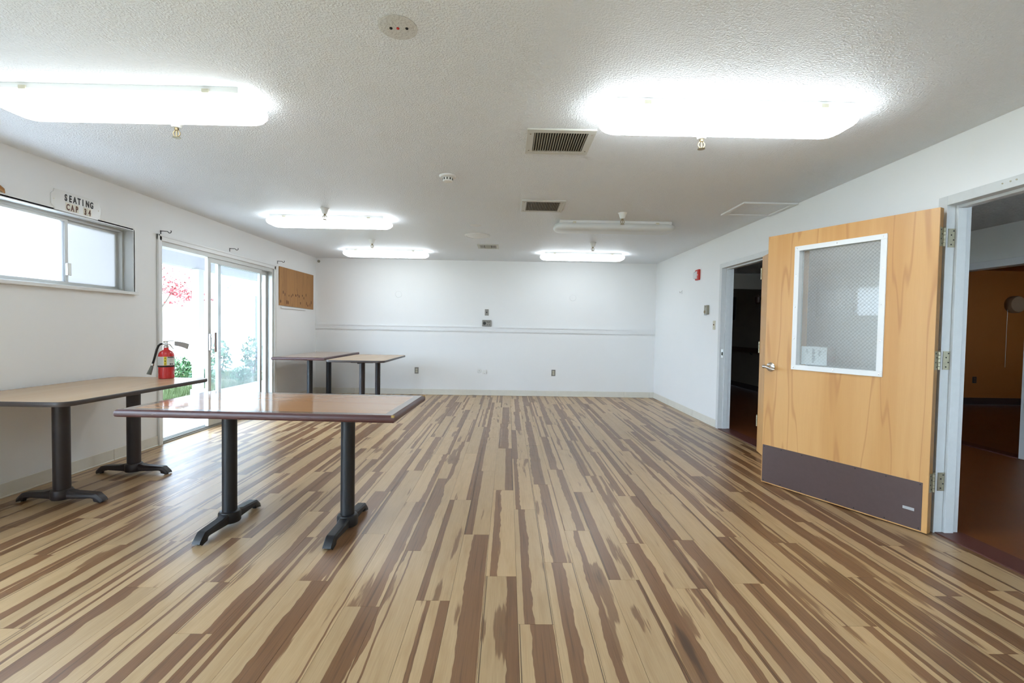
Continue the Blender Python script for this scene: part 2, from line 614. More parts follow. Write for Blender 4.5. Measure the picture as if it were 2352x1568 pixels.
full = plank_mesh(PW - .0011, PL - .0012)
rest = MB()
k0 = int(math.floor((XL - SEAM) / PW))
n_pl = 0
rp = random.Random(21)
off = 0.
for k in range(k0, k0 + 60):
    xa, xb = SEAM + k * PW, SEAM + (k + 1) * PW
    xa, xb = max(xa, XL), min(xb, XR)
    if xb - xa < .01:
        continue
    off = (off + rp.choice((.37, .46, .55, .71, .83))) % PL
    y = YN - off
    while y < YB:
        ya, yb = max(y, YN), min(y + PL, YB)
        y += PL
        if yb - ya < .02:
            continue
        vis = any(visible(px, py) for px in (xa, xb) for py in (ya, (ya + yb) / 2, yb))
        if vis and n_pl < 299:
            w, l = xb - xa, yb - ya
            me = full if abs(w - PW) < 1e-4 and abs(l - PL) < 1e-4 else plank_mesh(w - .0011, l - .0012)
            o = link('plank', me, None, floor, None, ((xa + xb) / 2, (ya + yb) / 2, 0))
            o.rotation_euler.z = PI * rp.randint(0, 1)
            n_pl += 1
        else:
            rest.box(xa + .0005, xb - .0005, ya + .0005, yb - .0005, -.012, 0)
o = rest.build('plank_remainder', 'plank', floor)
o['kind'] = 'stuff'


# baseboards of cream vinyl pieces, each its own strip
def baseboard(name, label, pts, axis, face, side):
    root = thing(name, label, 'baseboard', (0, 0, 0), 0, None, 'structure')
    for a, b in zip(pts, pts[1:]):
        t0, t1 = (face, face + side * .007)
        lo, hi = min(t0, t1), max(t0, t1)
        mb = MB()
        if axis == 'y':
            mb.box(lo, hi, a + .0012, b - .0012, 0, .102, .003)
            mb.box(min(face, face + side * .014), max(face, face + side * .014), a + .0012, b - .0012, 0, .012, .004)
        else:
            mb.box(a + .0012, b - .0012, lo, hi, 0, .102, .003)
            mb.box(a + .0012, b - .0012, min(face, face + side * .014), max(face, face + side * .014), 0, .012, .004)
        mb.build('vinyl_strip', 'base', root)
    return root


baseboard('baseboard_left', 'cream vinyl baseboard under the high window', [1.55, 2.87, 4.094, 4.612], 'y', XL, 1)
baseboard('baseboard_left_far', 'cream vinyl baseboard below the plywood board', [6.95, 8.17, YB], 'y', XL, 1)
baseboard('baseboard_back', 'cream vinyl baseboard along the far end wall', [XL, -2.77, -1.54, -.303, .926, 2.14, 2.60, XR], 'x', YB, -1)
baseboard('baseboard_right', 'cream vinyl baseboard between far corner and doorway', [5.86, 6.6, 7.6, YB], 'y', XR, -1)
baseboard('baseboard_right_near', 'cream vinyl baseboard on the wall behind the open door', [2.885, 4.64], 'y', XR, -1)

# chair rail on the far wall, slightly out of level
rail = thing('trim_rail', 'white moulded rail across the far end wall', 'rail', (0, 0, 0), 0, None, 'structure')
mb = MB()
for za, zb, d in ((.0, .098, .011), (.006, .022, .018), (.034, .044, .015), (.078, .094, .020)):
    zl, zr = 1.163, 1.148
    mb.rings([[(x, YB, z + a), (x, YB - d, z + a), (x, YB - d, z + b), (x, YB, z + b)] for x, z, a, b in ((XL + .003, zl, za, zb), (XR - .003, zr, za, zb))])
mb.build('moulding', 'rail', rail)


# painted steel door frames
def door_frame(name, y0, y1, label, strike=None):
    root = thing(name, label, 'door frame', (XR, 0, 0), 0, None, 'structure')
    for s, y in ((1, y1), (-1, y0)):
        a, b = sorted((y, y + s * .058))
        mb = MB().box(-.007, .147, a, b, 0, HZ + .058, .002)
        a, b = sorted((y - s * .017, y))
        mb.box(.048, .104, a, b, 0, HZ, .002)
        mb.build('jamb', 'frame', root)
    MB().box(-.007, .147, y0, y1, HZ, HZ + .058, .002).box(.048, .104, y0 + .017, y1 - .017, HZ - .017, HZ, .002).build('head', 'frame', root)
    return root


frA = door_frame('trim_1', AY0, AY1, 'chipped white door frame the open wooden door hangs on')
frB = door_frame('trim_2', BY0, BY1, 'white door frame of the dark doorway beside the light switch')
st = MB().box(.010, .040, BY1 - .003, BY1 + .0015, .90, 1.01, .001).build('strike_plate', 'nickel', frB)
MB().box(.018, .032, BY1 - .0045, BY1 - .0025, .935, .975).build('latch_hole', 'void', st)
for y in (2.47, 2.51, 2.44):
    MB().lathe([(.004, 0), (.004, .003), (.001, .004)], (-.007, y, HZ + .035), (-1, 0, 0), 10).build('screw', 'hinge', frA)
for nm, y0, y1, lb in (('threshold', AY0, AY1, 'red-brown threshold strip under the wooden door opening'), ('threshold', BY0, BY1, 'red-brown threshold strip under the dark far doorway')):
    tag(MB().box(XR + .0, XR + .17, y0, y1, -.02, .006, .003).build(nm, 'thresh'), lb, 'threshold', 'door thresholds')

# ------------------------------------------------------------------ corridor and side room beyond the right wall
CX = 5.2
CYN = -.6  # end wall set close so its added window lights the corridor more
struct('floor_corridor', MB().box(XR + .02, CX + .1, YN, 13.2, -.12, -.006), 'hall_floor', 'dim orange-brown corridor floor', 'floor')
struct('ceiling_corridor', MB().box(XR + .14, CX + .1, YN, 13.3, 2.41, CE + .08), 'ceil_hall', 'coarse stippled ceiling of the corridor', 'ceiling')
OY0, OY1 = 4.57, 7.0
m = MB().box(CX, CX + .12, YN, OY0, 0, 2.41).box(CX, CX + .12, OY0, OY1, 1.99, 2.41)
struct('wall_corridor_far', MB().box(CX, CX + .12, OY1, 13.2, 0, 2.41), 'hall_wall', 'stretch of corridor wall behind the handrail, beige darkened to look dim', 'wall')  # same corridor wall, split off in a darker colour to keep it dim
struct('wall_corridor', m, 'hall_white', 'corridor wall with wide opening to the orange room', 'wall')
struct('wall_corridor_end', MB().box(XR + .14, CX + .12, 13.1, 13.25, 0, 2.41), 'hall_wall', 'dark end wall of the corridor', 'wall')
struct('wall_corridor_near', MB().box(XR + .14, 3.0, CYN - .15, CYN, 0, 2.41).box(5.0, CX + .12, CYN - .15, CYN, 0, 2.41).box(3.0, 5.0, CYN - .15, CYN, 0, .5).box(3.0, 5.0, CYN - .15, CYN, 2.3, 2.41), 'hall_wall', 'near end wall of the corridor', 'wall')
w4_ = thing('fill_window_4', 'unseen window added at the near end of the corridor for daylight', 'window', (0, CYN - .08, 0), 0, None, 'structure')  # unseen window, added to brighten the corridor
MB().box(3.0, 5.0, -.03, .03, .5, .55).box(3.0, 5.0, -.03, .03, 2.25, 2.3).box(3.0, 3.05, -.03, .03, .55, 2.25).box(4.95, 5.0, -.03, .03, .55, 2.25).build('outer_frame', 'alu', w4_)
MB().box(3.04, 4.96, -.003, .003, .54, 2.26).build('pane', 'glass', w4_)
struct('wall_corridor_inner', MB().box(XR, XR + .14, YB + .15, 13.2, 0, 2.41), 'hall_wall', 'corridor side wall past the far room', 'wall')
struct('trim_3', MB().box(XR + .14, CX, 9.3, 9.42, 2.10, 2.41), 'hall_wall', 'dropped header across the dark corridor', 'beam')
m = MB().box(CX - .012, CX, OY0 - .06, OY0, 0, 2.04, .002).box(CX - .012, CX, OY0, OY1, 1.99, 2.045, .002).box(CX - .012, CX, OY1, OY1 + .06, 0, 2.04, .002)
m.box(CX - .012, CX + .13, OY0 - .004, OY0 + .02, 0, 1.99).box(CX - .012, CX + .13, OY0, OY1, 1.97, 1.992).box(CX - .012, CX + .13, OY1 - .02, OY1 + .004, 0, 1.99)
struct('trim_4', m, 'trim', 'white casing round the opening to the orange room', 'trim')
struct('baseboard_corridor', MB().box(CX - .012, CX, OY1 + .06, 13.1, 0, .11), 'brown_base', 'dark brown baseboard along the corridor wall', 'baseboard')
struct('floor_side_room', MB().box(CX + .1, 11.2, 2.4, 8.3, -.12, -.004), 'hall_floor', 'orange-brown floor of the side room', 'floor')
struct('ceiling_side_room', MB().box(CX + .1, 11.2, 2.4, 8.3, 2.40, 2.52), 'orange', 'ochre ceiling of the side room', 'ceiling')
struct('wall_side_room', MB().box(CX + .12, 11.2, 8.2, 8.32, 0, 2.4), 'orange', 'ochre orange wall with round lamp in the side room', 'wall')
struct('wall_side_room_right', MB().box(11.0, 11.2, 2.4, 8.2, 0, 2.4), 'orange', 'ochre wall at the right end of the side room', 'wall')
struct('wall_side_room_near', MB().box(CX + .12, 7.4, 2.3, 2.4, 0, 2.4).box(9.2, 11.2, 2.3, 2.4, 0, 2.4).box(7.4, 9.2, 2.3, 2.4, 0, .75).box(7.4, 9.2, 2.3, 2.4, 2.2, 2.4), 'orange', 'ochre near wall of the side room', 'wall')
w3_ = thing('fill_window_3', 'unseen window added in the near wall of the side room for daylight', 'window', (0, 2.35, 0), 0, None, 'structure')  # unseen window, added so daylight reaches the ochre wall
MB().box(7.4, 9.2, -.03, .03, .75, .80).box(7.4, 9.2, -.03, .03, 2.15, 2.2).box(7.4, 7.45, -.03, .03, .8, 2.15).box(9.15, 9.2, -.03, .03, .8, 2.15).box(8.28, 8.32, -.03, .03, .8, 2.15).build('outer_frame', 'alu', w3_)
MB().box(7.44, 9.16, -.003, .003, .79, 2.16).build('pane', 'glass', w3_)
struct('baseboard_side_room', MB().box(CX + .12, 11.0, 8.185, 8.2, 0, .12, .003), 'brown_base', 'dark baseboard under the ochre wall', 'baseboard')
struct('trim_5', MB().box(CX - .02, CX + .13, OY0 + .02, OY1 - .02, -.02, .008, .003), 'thresh', 'dark threshold strip into the orange room', 'threshold')

t = thing('wall_lamp', 'round drum wall lamp with pull cord on ochre wall', 'lamp', (9.02, 8.2, 1.80))
MB().lathe([(.02, 0), (.145, .0), (.15, .02), (.15, .09), (.135, .112), (.05, .118), (.001, .118)], (0, 0, 0), (0, -1, 0), 32).build('shade', plain('brown_lamp_shade', (.30, .19, .11), .6), t, 40)
MB().tube([(-.13, -.05, -.1), (-.132, -.05, -.5), (-.13, -.05, -1.12)], .0025, 6).build('pull_cord', 'wire', t)
t = thing('wall_outlet', 'dark duplex outlet on the ochre side-room wall', 'outlet', (8.40, 8.2, .44))
MB().box(-.036, .036, -.006, 0, -.057, .057, .003).build('cover_plate', 'dark_pic', t)
for z in (-.022, .022):
    MB().lathe([(.016, 0), (.016, .004), (.001, .005)], (0, -.006, z), (0, -1, 0), 16).build('receptacle', 'handrail', t)
t = thing('handrail', 'dark oak handrail on brackets along the corridor wall', 'handrail', (CX, 0, 0))
MB().box(-.075, -.035, 7.2, 13.0, .80, .90, .012, 3).build('rail', 'handrail', t, 40)
for y in (8.2, 9.75, 11.2):
    MB().tube([(0, y, .76), (-.03, y, .77), (-.05, y, .80)], .012, 8).build('bracket', 'hook', t, 40)
tag(MB().box(CX - .02, CX, 10.5, 10.72, 1.50, 2.03, .004).build('notice_board', 'dark_pic'), 'narrow dark framed board on the corridor wall', 'board')
t = thing('corridor_lamp', 'small dark wall lantern in the unlit corridor', 'lamp', (CX, 9.45, 1.9))
MB().box(-.02, 0, -.04, .04, -.08, .06, .004).build('back_plate', 'handrail', t)
MB().lathe([(.03, -.09), (.055, -.06), (.06, .05), (.03, .075), (.005, .1)], (-.08, 0, 0), (0, 0, 1), 12).build('lantern', 'handrail', t, 30)
t = thing('hall_sprinkler', 'bronze sprinkler head on the corridor ceiling', 'sprinkler', (3.85, 4.6, 2.41))
MB().lathe([(.035, 0), (.035, -.006), (.014, -.012), (.014, -.04)], (0, 0, 0)).build('escutcheon', 'bronze', t, 40)
MB().lathe([(.008, -.04), (.008, -.062), (.026, -.064), (.026, -.067)], (0, 0, 0)).build('deflector', 'bronze', t, 40)

# ------------------------------------------------------------------ high window in the left wall
w = thing('window_1', 'high aluminium sliding window with frosted panes beside the sign', 'window', (XL - .10, 0, 0), 0, None, 'structure')
m = MB()
m.box(-.06, .012, WY0 + .024, WY1 - .024, WZ1 - .028, WZ1 + .01).box(-.06, .012, WY0 + .024, WY1 - .024, WZ0 - .005, WZ0 + .020)
m.box(-.06, .012, WY1 - .024, WY1 + .01, WZ0, WZ1).box(-.06, .012, WY0 - .01, WY0 + .024, WZ0, WZ1)
m.build('outer_frame', 'alu', w)
mb = MB().box(.0125, .10, WY0 + .006, WY1 - .006, WZ1 - .006, WZ1 + .01).box(.0125, .10, WY1 - .006, WY1 + .01, WZ0, WZ1).box(.0125, .10, WY0 - .01, WY0 + .006, WZ0, WZ1)
mb.build('reveal_liner', 'alu', w)
mb = MB().box(-.02, .135, WY0 - .02, WY1 + .016, WZ0 - .025, WZ0 + .002, .003)
mb.build('window_sill', 'trim', w)


def sash(y0, y1, x, mat, name='sash'):
    s = MB()
    z0, z1 = WZ0 + .02, WZ1 - .028
    s.box(x - .012, x + .012, y0 + .026, y1 - .026, z1 - .022, z1).box(x - .012, x + .012, y0 + .026, y1 - .026, z0, z0 + .022)
    s.box(x - .012, x + .012, y0, y0 + .026, z0, z1).box(x - .012, x + .012, y1 - .026, y1, z0, z1)
    f = s.build(name, 'alu', w)
    MB().box(x - .003, x + .003, y0 + .02, y1 - .02, z0 + .018, z1 - .018).build('pane', mat, f)
    return f


s1 = sash(2.70, 3.80, -.012, 'frost')
sash(3.74, WY1 - .022, -.040, 'frost2')
sash(WY0 + .022, 2.78, -.040, 'frost')
MB().box(.0, .022, 3.772, 3.806, 1.60, 1.70, .003).build('latch', 'nickel', s1)

# unseen glazing added in the left wall behind the viewer for more daylight
w2_ = thing('fill_window_2', 'unseen aluminium glazing added in the left wall behind the viewer for daylight', 'window', (XL - .08, 0, 0), 0, None, 'structure')
m = MB().box(-.04, .04, GY0, GY1, GZ1 - .05, GZ1).box(-.04, .04, GY0, GY1, .06, .11)
for i in range(4):
    y = GY0 + (GY1 - GY0) * i / 3
    m.box(-.04, .04, max(GY0, y - .025), min(GY1, y + .025), .11, GZ1 - .05)
m.build('outer_frame', 'alu', w2_)
for i in range(3):
    y = GY0 + (GY1 - GY0) * i / 3
    MB().box(-.003, .003, y + .02, y + (GY1 - GY0) / 3 - .02, .10, GZ1 - .04).build('pane', 'glass', w2_)

# ------------------------------------------------------------------ sliding glass door
d3 = thing('door_3', 'aluminium sliding glass patio door pushed half open', 'sliding door', (XL, 0, 0), 0, None, 'structure')
m = MB().box(-.13, -.002, DY0 + .022, DY1 - .032, DZ1 - .045, DZ1 + .005).box(-.13, -.002, DY1 - .032, DY1 + .005, 0, DZ1).box(-.13, -.002, DY0 - .005, DY0 + .022, 0, DZ1)
m.build('door_frame', 'alu', d3)
m = MB().box(-.14, .004, DY0 + .023, DY1 - .033, -.012, .012)
for x in (-.105, -.078, -.045, -.018):
    m.box(x - .003, x + .003, DY0 + .023, DY1 - .033, .012, .026)
m.build('sill_track', 'alu_dk', d3)


def slider(y0, y1, x, name):
    s = MB()
    z0, z1 = .027, DZ1 - .046
    s.box(x - .017, x + .017, y0, y0 + .055, z0, z1).box(x - .017, x + .017, y1 - .05, y1, z0, z1)
    s.box(x - .017, x + .017, y0 + .055, y1 - .05, z1 - .055, z1).box(x - .017, x + .017, y0 + .055, y1 - .05, z0, z0 + .075)
    f = s.build(name, 'alu', d3)
    MB().box(x - .003, x + .003, y0 + .05, y1 - .045, z0 + .07, z1 - .05).build('pane', 'glass_dusty', f)
    return f


sl = slider(5.415, 6.59, -.032, 'sliding_panel')
slider(5.70, DY1 - .03, -.092, 'fixed_panel')
h = MB().box(-.014, .004, 5.425, 5.462, .915, 1.105, .003)
h.box(.004, .05, 5.437, 5.451, 1.065, 1.082, .002).box(.004, .05, 5.437, 5.451, .938, .955, .002)
h = h.build('pull_handle', 'chrome', sl)
MB().box(.045, .062, 5.432, 5.456, .895, 1.125, .003).build('wooden_grip', 'handrail', h)
# casing
c = thing('trim_6', 'white moulded casing round the sliding glass door', 'trim', (XL, 0, 0), 0, None, 'structure')
MB().box(0, .016, DY0 - .056, DY0 - .002, 0, DZ1 + .062, .004).box(.012, .022, DY0 - .056, DY0 - .036, 0, DZ1 + .062, .003).build('side_casing', 'trim', c)
MB().box(0, .016, DY1 + .002, DY1 + .056, 0, DZ1 + .062, .004).box(.012, .022, DY1 + .036, DY1 + .056, 0, DZ1 + .062, .003).build('side_casing', 'trim', c)
MB().box(0, .016, DY0 - .056, DY1 + .056, DZ1 + .003, DZ1 + .062, .004).box(.012, .022, DY0 - .056, DY1 + .056, DZ1 + .044, DZ1 + .064, .003).build('head_casing', 'trim', c)

# ------------------------------------------------------------------ wooden doors
def door_leaf(name, label, free, hinge, glazed, thick=.045):
    """leaf seen from the room: local x from free edge to hinge edge, face at y=0, body behind (y>0)"""
    f, hgp = Vector((*free, 0)), Vector((*hinge, 0))
    u = (hgp - f)
    wd = u.length
    rz = math.atan2(u.y, u.x)
    root = thing(name, label, 'door', (free[0], free[1], .010), rz, None, 'structure')
    H = 1.995
    mb = MB()
    if glazed:
        gx0, gx1, gz0, gz1 = .245, .80, .965, 1.862
        mb.box(0, gx0, 0, thick, 0, H).box(gx1, wd, 0, thick, 0, H).box(gx0, gx1, 0, thick, 0, gz0).box(gx0, gx1, 0, thick, gz1, H)
        bmesh.ops.remove_doubles(mb.bm, verts=mb.bm.verts, dist=1e-5)
    else:
        mb.box(0, wd, 0, thick, 0, H)
    mb.build('door_slab', 'door', root)
    MB().box(wd - .001, wd + .0015, .001, thick - .001, .001, H - .001).build('edge_strip', 'door_edge', root)
    kp = MB().box(.006, wd - .028, -.0022, .001, .008, .308).build('kick_plate', 'kick', root)
    for x in (.02, .16, .32, .5, .68, .86, wd - .04):
        for z in ((.295, .02) if True else ()):
            MB().lathe([(.004, 0), (.004, .001), (.001, .0016)], (x, -.0022, z), (0, -1, 0), 8).build('screw', 'rubber', kp)
    if glazed:
        MB().box(wd - .125, wd - .065, -.0026, -.0020, .118, .136).build('tape_mark', 'grey_print', kp)
        fr = MB()
        a0, a1, b0, b1 = .218, .818, .941, 1.884
        for (p, q, r_, s_) in ((a0, a1, b1 - .036, b1), (a0, a1, b0, b0 + .036), (a0, a0 + .036, b0 + .036, b1 - .036), (a1 - .036, a1, b0 + .036, b1 - .036)):
            fr.box(p, q, -.010, .004, r_, s_, .002)
        for (p, q, r_, s_) in ((gx0, gx1, gz1 - .008, gz1), (gx0, gx1, gz0, gz0 + .008), (gx0, gx0 + .008, gz0, gz1), (gx1 - .008, gx1, gz0, gz1)):
            fr.box(p, q, .0, thick, r_, s_)
        for (p, q, r_, s_) in ((a0, a1, b1 - .036, b1), (a0, a1, b0, b0 + .036), (a0, a0 + .036, b0 + .036, b1 - .036), (a1 - .036, a1, b0 + .036, b1 - .036)):
            fr.box(p, q, thick - .004, thick + .010, r_, s_, .002)
        fo = fr.build('window_frame', 'trim', root)
        for x in (a0 + .018, (a0 + a1) / 2, a1 - .018):
            for z in (b0 + .018, b1 - .018):
                MB().lathe([(.005, 0), (.005, .001), (.001, .0015)], (x, -.010, z), (0, -1, 0), 8).build('screw', 'nickel', fo)
        for z in (1.18, 1.42, 1.66):
            for x in (a0 + .018, a1 - .018):
                MB().lathe([(.005, 0), (.005, .001), (.001, .0015)], (x, -.010, z), (0, -1, 0), 8).build('screw', 'nickel', fo)
        yg = thick * .55
        pane = MB().box(gx0 + .006, gx1 - .006, yg - .003, yg + .003, gz0 + .006, gz1 - .006).build('wired_pane', 'glass_wired', root)
        pane.matrix_local = Matrix.Translation(((gx0 + gx1) / 2, yg, 0)) @ Matrix.Rotation(math.radians(-3.6), 4, 'Z') @ Matrix.Translation((-(gx0 + gx1) / 2, -yg, 0))
        wm = MB()
        step = .0262
        A0, A1, B0, B1 = gx0 + .007, gx1 - .007, gz0 + .007, gz1 - .007
        sl_ = 1.0
        n = int(((A1 - A0) + (B1 - B0)) / step) + 2
        for sgn in (1, -1):
            for i in range(n):
                # line z = sgn*(x) + c clipped to the pane
                c0 = (B0 - (A1 - A0)) + i * step if sgn > 0 else B0 + i * step
                pts = []
                for x in (A0, A1):
                    z = sgn * (x - A0) * sl_ + c0
                    if B0 <= z <= B1:
                        pts.append((x, z))
                for z in (B0, B1):
                    x = A0 + sgn * (z - c0) / sl_
                    if A0 < x < A1:
                        pts.append((x, z))
                if len(pts) >= 2:
                    (p, q), (r_, s_) = pts[0], pts[1]
                    if math.hypot(p - r_, q - s_) > .004:
                        wm.tube([(p, yg - .0036, q), (r_, yg - .0036, s_)], .00048, 4, False)
        wo = wm.build('wire_mesh', 'wire', pane)
        wo['kind'] = 'stuff'
        # taped notice on the glass
        pp = MB().box(.262, .452, yg + .004, yg + .0046, .985, 1.122).build('taped_notice', 'paper', pane)
        ln = MB()
        rl = random.Random(4)
        for i in range(12):
            z = 1.100 - i * .0088
            ln.box(.345, .345 + rl.uniform(.012, .026), yg + .0034, yg + .0039, z, z + .0035)
            if 1 <= i <= 5:
                ln.box(.392, .392 + rl.uniform(.010, .022), yg + .0034, yg + .0039, z, z + .003)
            if i < 4:
                ln.box(.300, .300 + rl.uniform(.008, .016), yg + .0034, yg + .0039, z, z + .003)
        lo_ = ln.build('printed_lines', 'ink', pane)
        lo_['kind'] = 'stuff'
        # lever set
        lv = MB().lathe([(.036, 0), (.036, .006), (.030, .011), (.016, .014), (.015, .045), (.001, .046)], (.052, 0, .945), (0, -1, 0), 28).build('lever_rose', 'nickel', root, 40)
        MB().tube([(.030, -.060, .948), (.036, -.060, .949), (.052, -.058, .946), (.080, -.055, .936), (.105, -.054, .930), (.118, -.054, .931)], [.013, .014, .012, .0095, .009, .004], 12).lathe([(.011, 0), (.014, .002), (.014, .016), (.011, .02)], (.030, -.046, .948), (0, -1, 0), 18).build('lever', 'nickel', lv, 60)
    # hinges
    for z in (1.82, 1.068, .312):
        hg = MB()
        for k in range(5):
            hg.lathe([(.0065, 0), (.0075, .001), (.0075, .0205), (.0065, .0215)], (wd + .006, thick + .004, z - .057 + k * .0228), (0, 0, 1), 12)
        hg.lathe([(.005, 0), (.008, .002), (.006, .006), (.001, .007)], (wd + .006, thick + .004, z + .057), (0, 0, 1), 12)
        hg = hg.build('hinge', 'hinge', root, 40)
        lf = MB().box(wd + .0005, wd + .003, .006, thick + .002, z - .057, z + .057).build('hinge_leaf', 'hinge', hg)
        sc_ = MB()
        for q, dz in ((.017, .043), (.030, .018), (.017, -.012), (.030, -.04)):
            sc_.lathe([(.0045, 0), (.0045, .0008), (.001, .0012)], (wd + .003, q, z + dz), (1, 0, 0), 8)
        sc_.build('leaf_screws', 'rubber', hg)
    return root


D1F, D1H = (2.1025, 3.7427), (2.5974, 2.7827)
d1 = door_leaf('door_1', 'amber wooden door with wired glass window and brown kick plate, swung open', D1F, D1H, True)
d2 = door_leaf('door_2', 'second wooden door folded back behind the amber glazed door', (2.372, 3.642), (2.632, 4.70), False)
# jamb side hinge leaves belong to the frame
for z in (1.83, 1.078, .322):
    lf = MB().box(.006, .050, AY1 - .003, AY1 + .001, z - .057, z + .057).build('hinge_leaf', 'hinge', frA)
    s_ = MB()
    for q, dz in ((.038, .043), (.024, .018), (.038, -.012), (.024, -.04)):
        s_.lathe([(.0045, 0), (.0045, .0008), (.001, .0012)], (q, AY1 - .003, z + dz), (0, -1, 0), 8)
    s_.build('leaf_screws', 'rubber', lf)

# ------------------------------------------------------------------ ceiling fixtures
def lamp(x0, x1, y0, lit, label, z=CE):
    hx, hy = (x1 - x0) / 2, .121
    t = thing('ceiling_light', label, 'ceiling light', ((x0 + x1) / 2, y0 + hy, z), 0, 'wraparound fluorescent ceiling lights')
    MB().box(-hx, hx, -hy, hy, -.032, 0, .002).build('base_pan', 'pan', t)
    prof = [(-.024, -.004, -.008), (-.027, .030, .000), (-.037, .050, .006), (-.056, .060, .010), (-.074, .056, .008), (-.090, .040, -.002), (-.102, .014, -.020), (-.108, -.030, -.050)]
    rg = []
    for zz, g, g2 in prof:
        rg.append([(px, py, zz) for px, py in rr(hx + g, hy + g2, min(.085, .075 + g2), 5)])
    MB().rings(list(reversed(rg)), True, True).build('diffuser', lit or 'off_dif', t, 50)
    for cx in (-hx * .74, hx * .74):
        MB().box(cx - .018, cx + .018, -hy - .006, -hy + .002, -.034, -.014, .001).build('clip', 'cream_plastic', t)
    return t


lamp(-2.650, -1.400, 2.405, 'lit_dif_dim', 'lit ceiling light at upper left above the sign wall')
lamp(.545, 1.795, 2.425, 'lit_dif_bright', 'brightest lit ceiling light nearest the viewer on the right')
lamp(-2.640, -1.388, 5.12, 'lit_dif', 'lit ceiling light in the middle of the left row')
lamp(-2.570, -1.348, 7.30, 'lit_dif', 'lit ceiling light in left row closest to the far wall')
lamp(.557, 1.803, 5.14, None, 'unlit grey-white ceiling light between the lit ones on the right')
lamp(.557, 1.777, 7.275, 'lit_dif', 'lit ceiling light in right row closest to the far wall')


def sprinkler(x, y, label):
    t = thing('fire_sprinkler', label, 'sprinkler', (x, y, CE), 0, 'ceiling fire sprinklers')
    MB().lathe([(.046, 0), (.046, -.005), (.040, -.012), (.027, -.050), (.024, -.060), (.010, -.060)], (0, 0, 0)).build('escutcheon', 'white_plastic', t, 40)
    b = MB().lathe([(.011, -.055), (.011, -.074), (.006, -.076)], (0, 0, 0), (0, 0, 1), 14)
    for s in (-1, 1):
        b.tube([(s * .008, 0, -.072), (s * .019, 0, -.086), (s * .019, 0, -.098), (s * .005, 0, -.114)], .0035, 8)
    b.build('frame_arms', 'bronze', t, 40)
    MB().lathe([(.004, -.076), (.004, -.110)], (0, 0, 0), (0, 0, 1), 8).build('glass_bulb', 'bronze', t, 40)
    MB().lathe([(.005, -.112), (.021, -.115), (.022, -.117), (.005, -.118)], (0, 0, 0), (0, 0, 1), 18).build('deflector', 'bronze', t, 40)


sprinkler(-1.972, 2.775, 'bronze sprinkler head just beyond the upper left ceiling light')
sprinkler(1.140, 2.785, 'bronze sprinkler head just beyond the brightest right ceiling light')
sprinkler(-1.913, 4.828, 'white coned sprinkler before the middle left ceiling light')
sprinkler(-1.920, 6.52, 'white coned sprinkler before the far left ceiling light')
sprinkler(1.165, 4.793, 'white coned sprinkler before the unlit ceiling light')
sprinkler(1.164, 6.447, 'white coned sprinkler before the far right ceiling light')


def vent(x0, x1, y0, y1, n, label, tilt=.5):
    t = thing('ceiling_vent', label, 'vent', ((x0 + x1) / 2, (y0 + y1) / 2, CE), 0, 'louvred ceiling air vents')
    hx, hy, b = (x1 - x0) / 2, (y1 - y0) / 2, .045
    m = MB()
    for a in ((-hx, hx, -hy, -hy + b), (-hx, hx, hy - b, hy), (-hx, -hx + b, -hy + b, hy - b), (hx - b, hx, -hy + b, hy - b)):
        m.box(*a, -.010, 0, .002)
    m.build('vent_frame', 'vent', t)
    MB().box(-hx + b, hx - b, -hy + b, hy - b, -.0015, -.0005).build('backing', 'void', t)
    sp_ = (2 * hx - 2 * b) / n
    me = None
    for i in range(n):
        x = -hx + b + sp_ * (i + .5)
        if me is None:
            o = MB().prism([(-.0045, -.0095), (-.0030, -.0100), (.0050, -.0018), (.0035, -.0012)], -hy + b, hy - b, lambda a, bb, c: (a, c, bb)).build('slat', 'slat', t)
            me = o.data
        else:
            o = link('slat', me, None, t)
        o.location.x = x
    for sx in (-1, 1):
        for s2 in (-1, 1):
            MB().lathe([(.005, 0), (.005, .002), (.001, .003)], (sx * (hx - b * .5), s2 * (hy - b * 1.4), -.010), (0, 0, -1), 10).build('screw', 'nickel', t)
    return t


vent(.098, .521, 2.815, 3.202, 21, 'large louvred ceiling vent beside the brightest light')
vent(.114, .528, 4.364, 4.785, 21, 'louvred ceiling vent between the two middle ceiling lights')
t = thing('ceiling_vent', 'small far ceiling diffuser with three louvre panels', 'vent', (-.312, 6.89, CE), 0, 'louvred ceiling air vents')
m = MB()
for a in ((-.155, .155, -.165, -.125), (-.155, .155, .125, .165), (-.155, -.118, -.125, .125), (.118, .155, -.125, .125)):
    m.box(*a, -.010, 0, .002)
m.build('vent_frame', 'vent', t)
MB().box(-.118, .118, -.125, .125, -.0015, -.0005).build('backing', 'void', t)
for x in (-.105, -.085, -.065, .065, .085, .105):
    MB().box(x - .005, x + .005, -.125, .125, -.012, -.003).build('slat', 'vent', t)
MB().box(-.05, .05, -.10, .10, -.014, -.004, .003).build('centre_panel', 'slat', t)

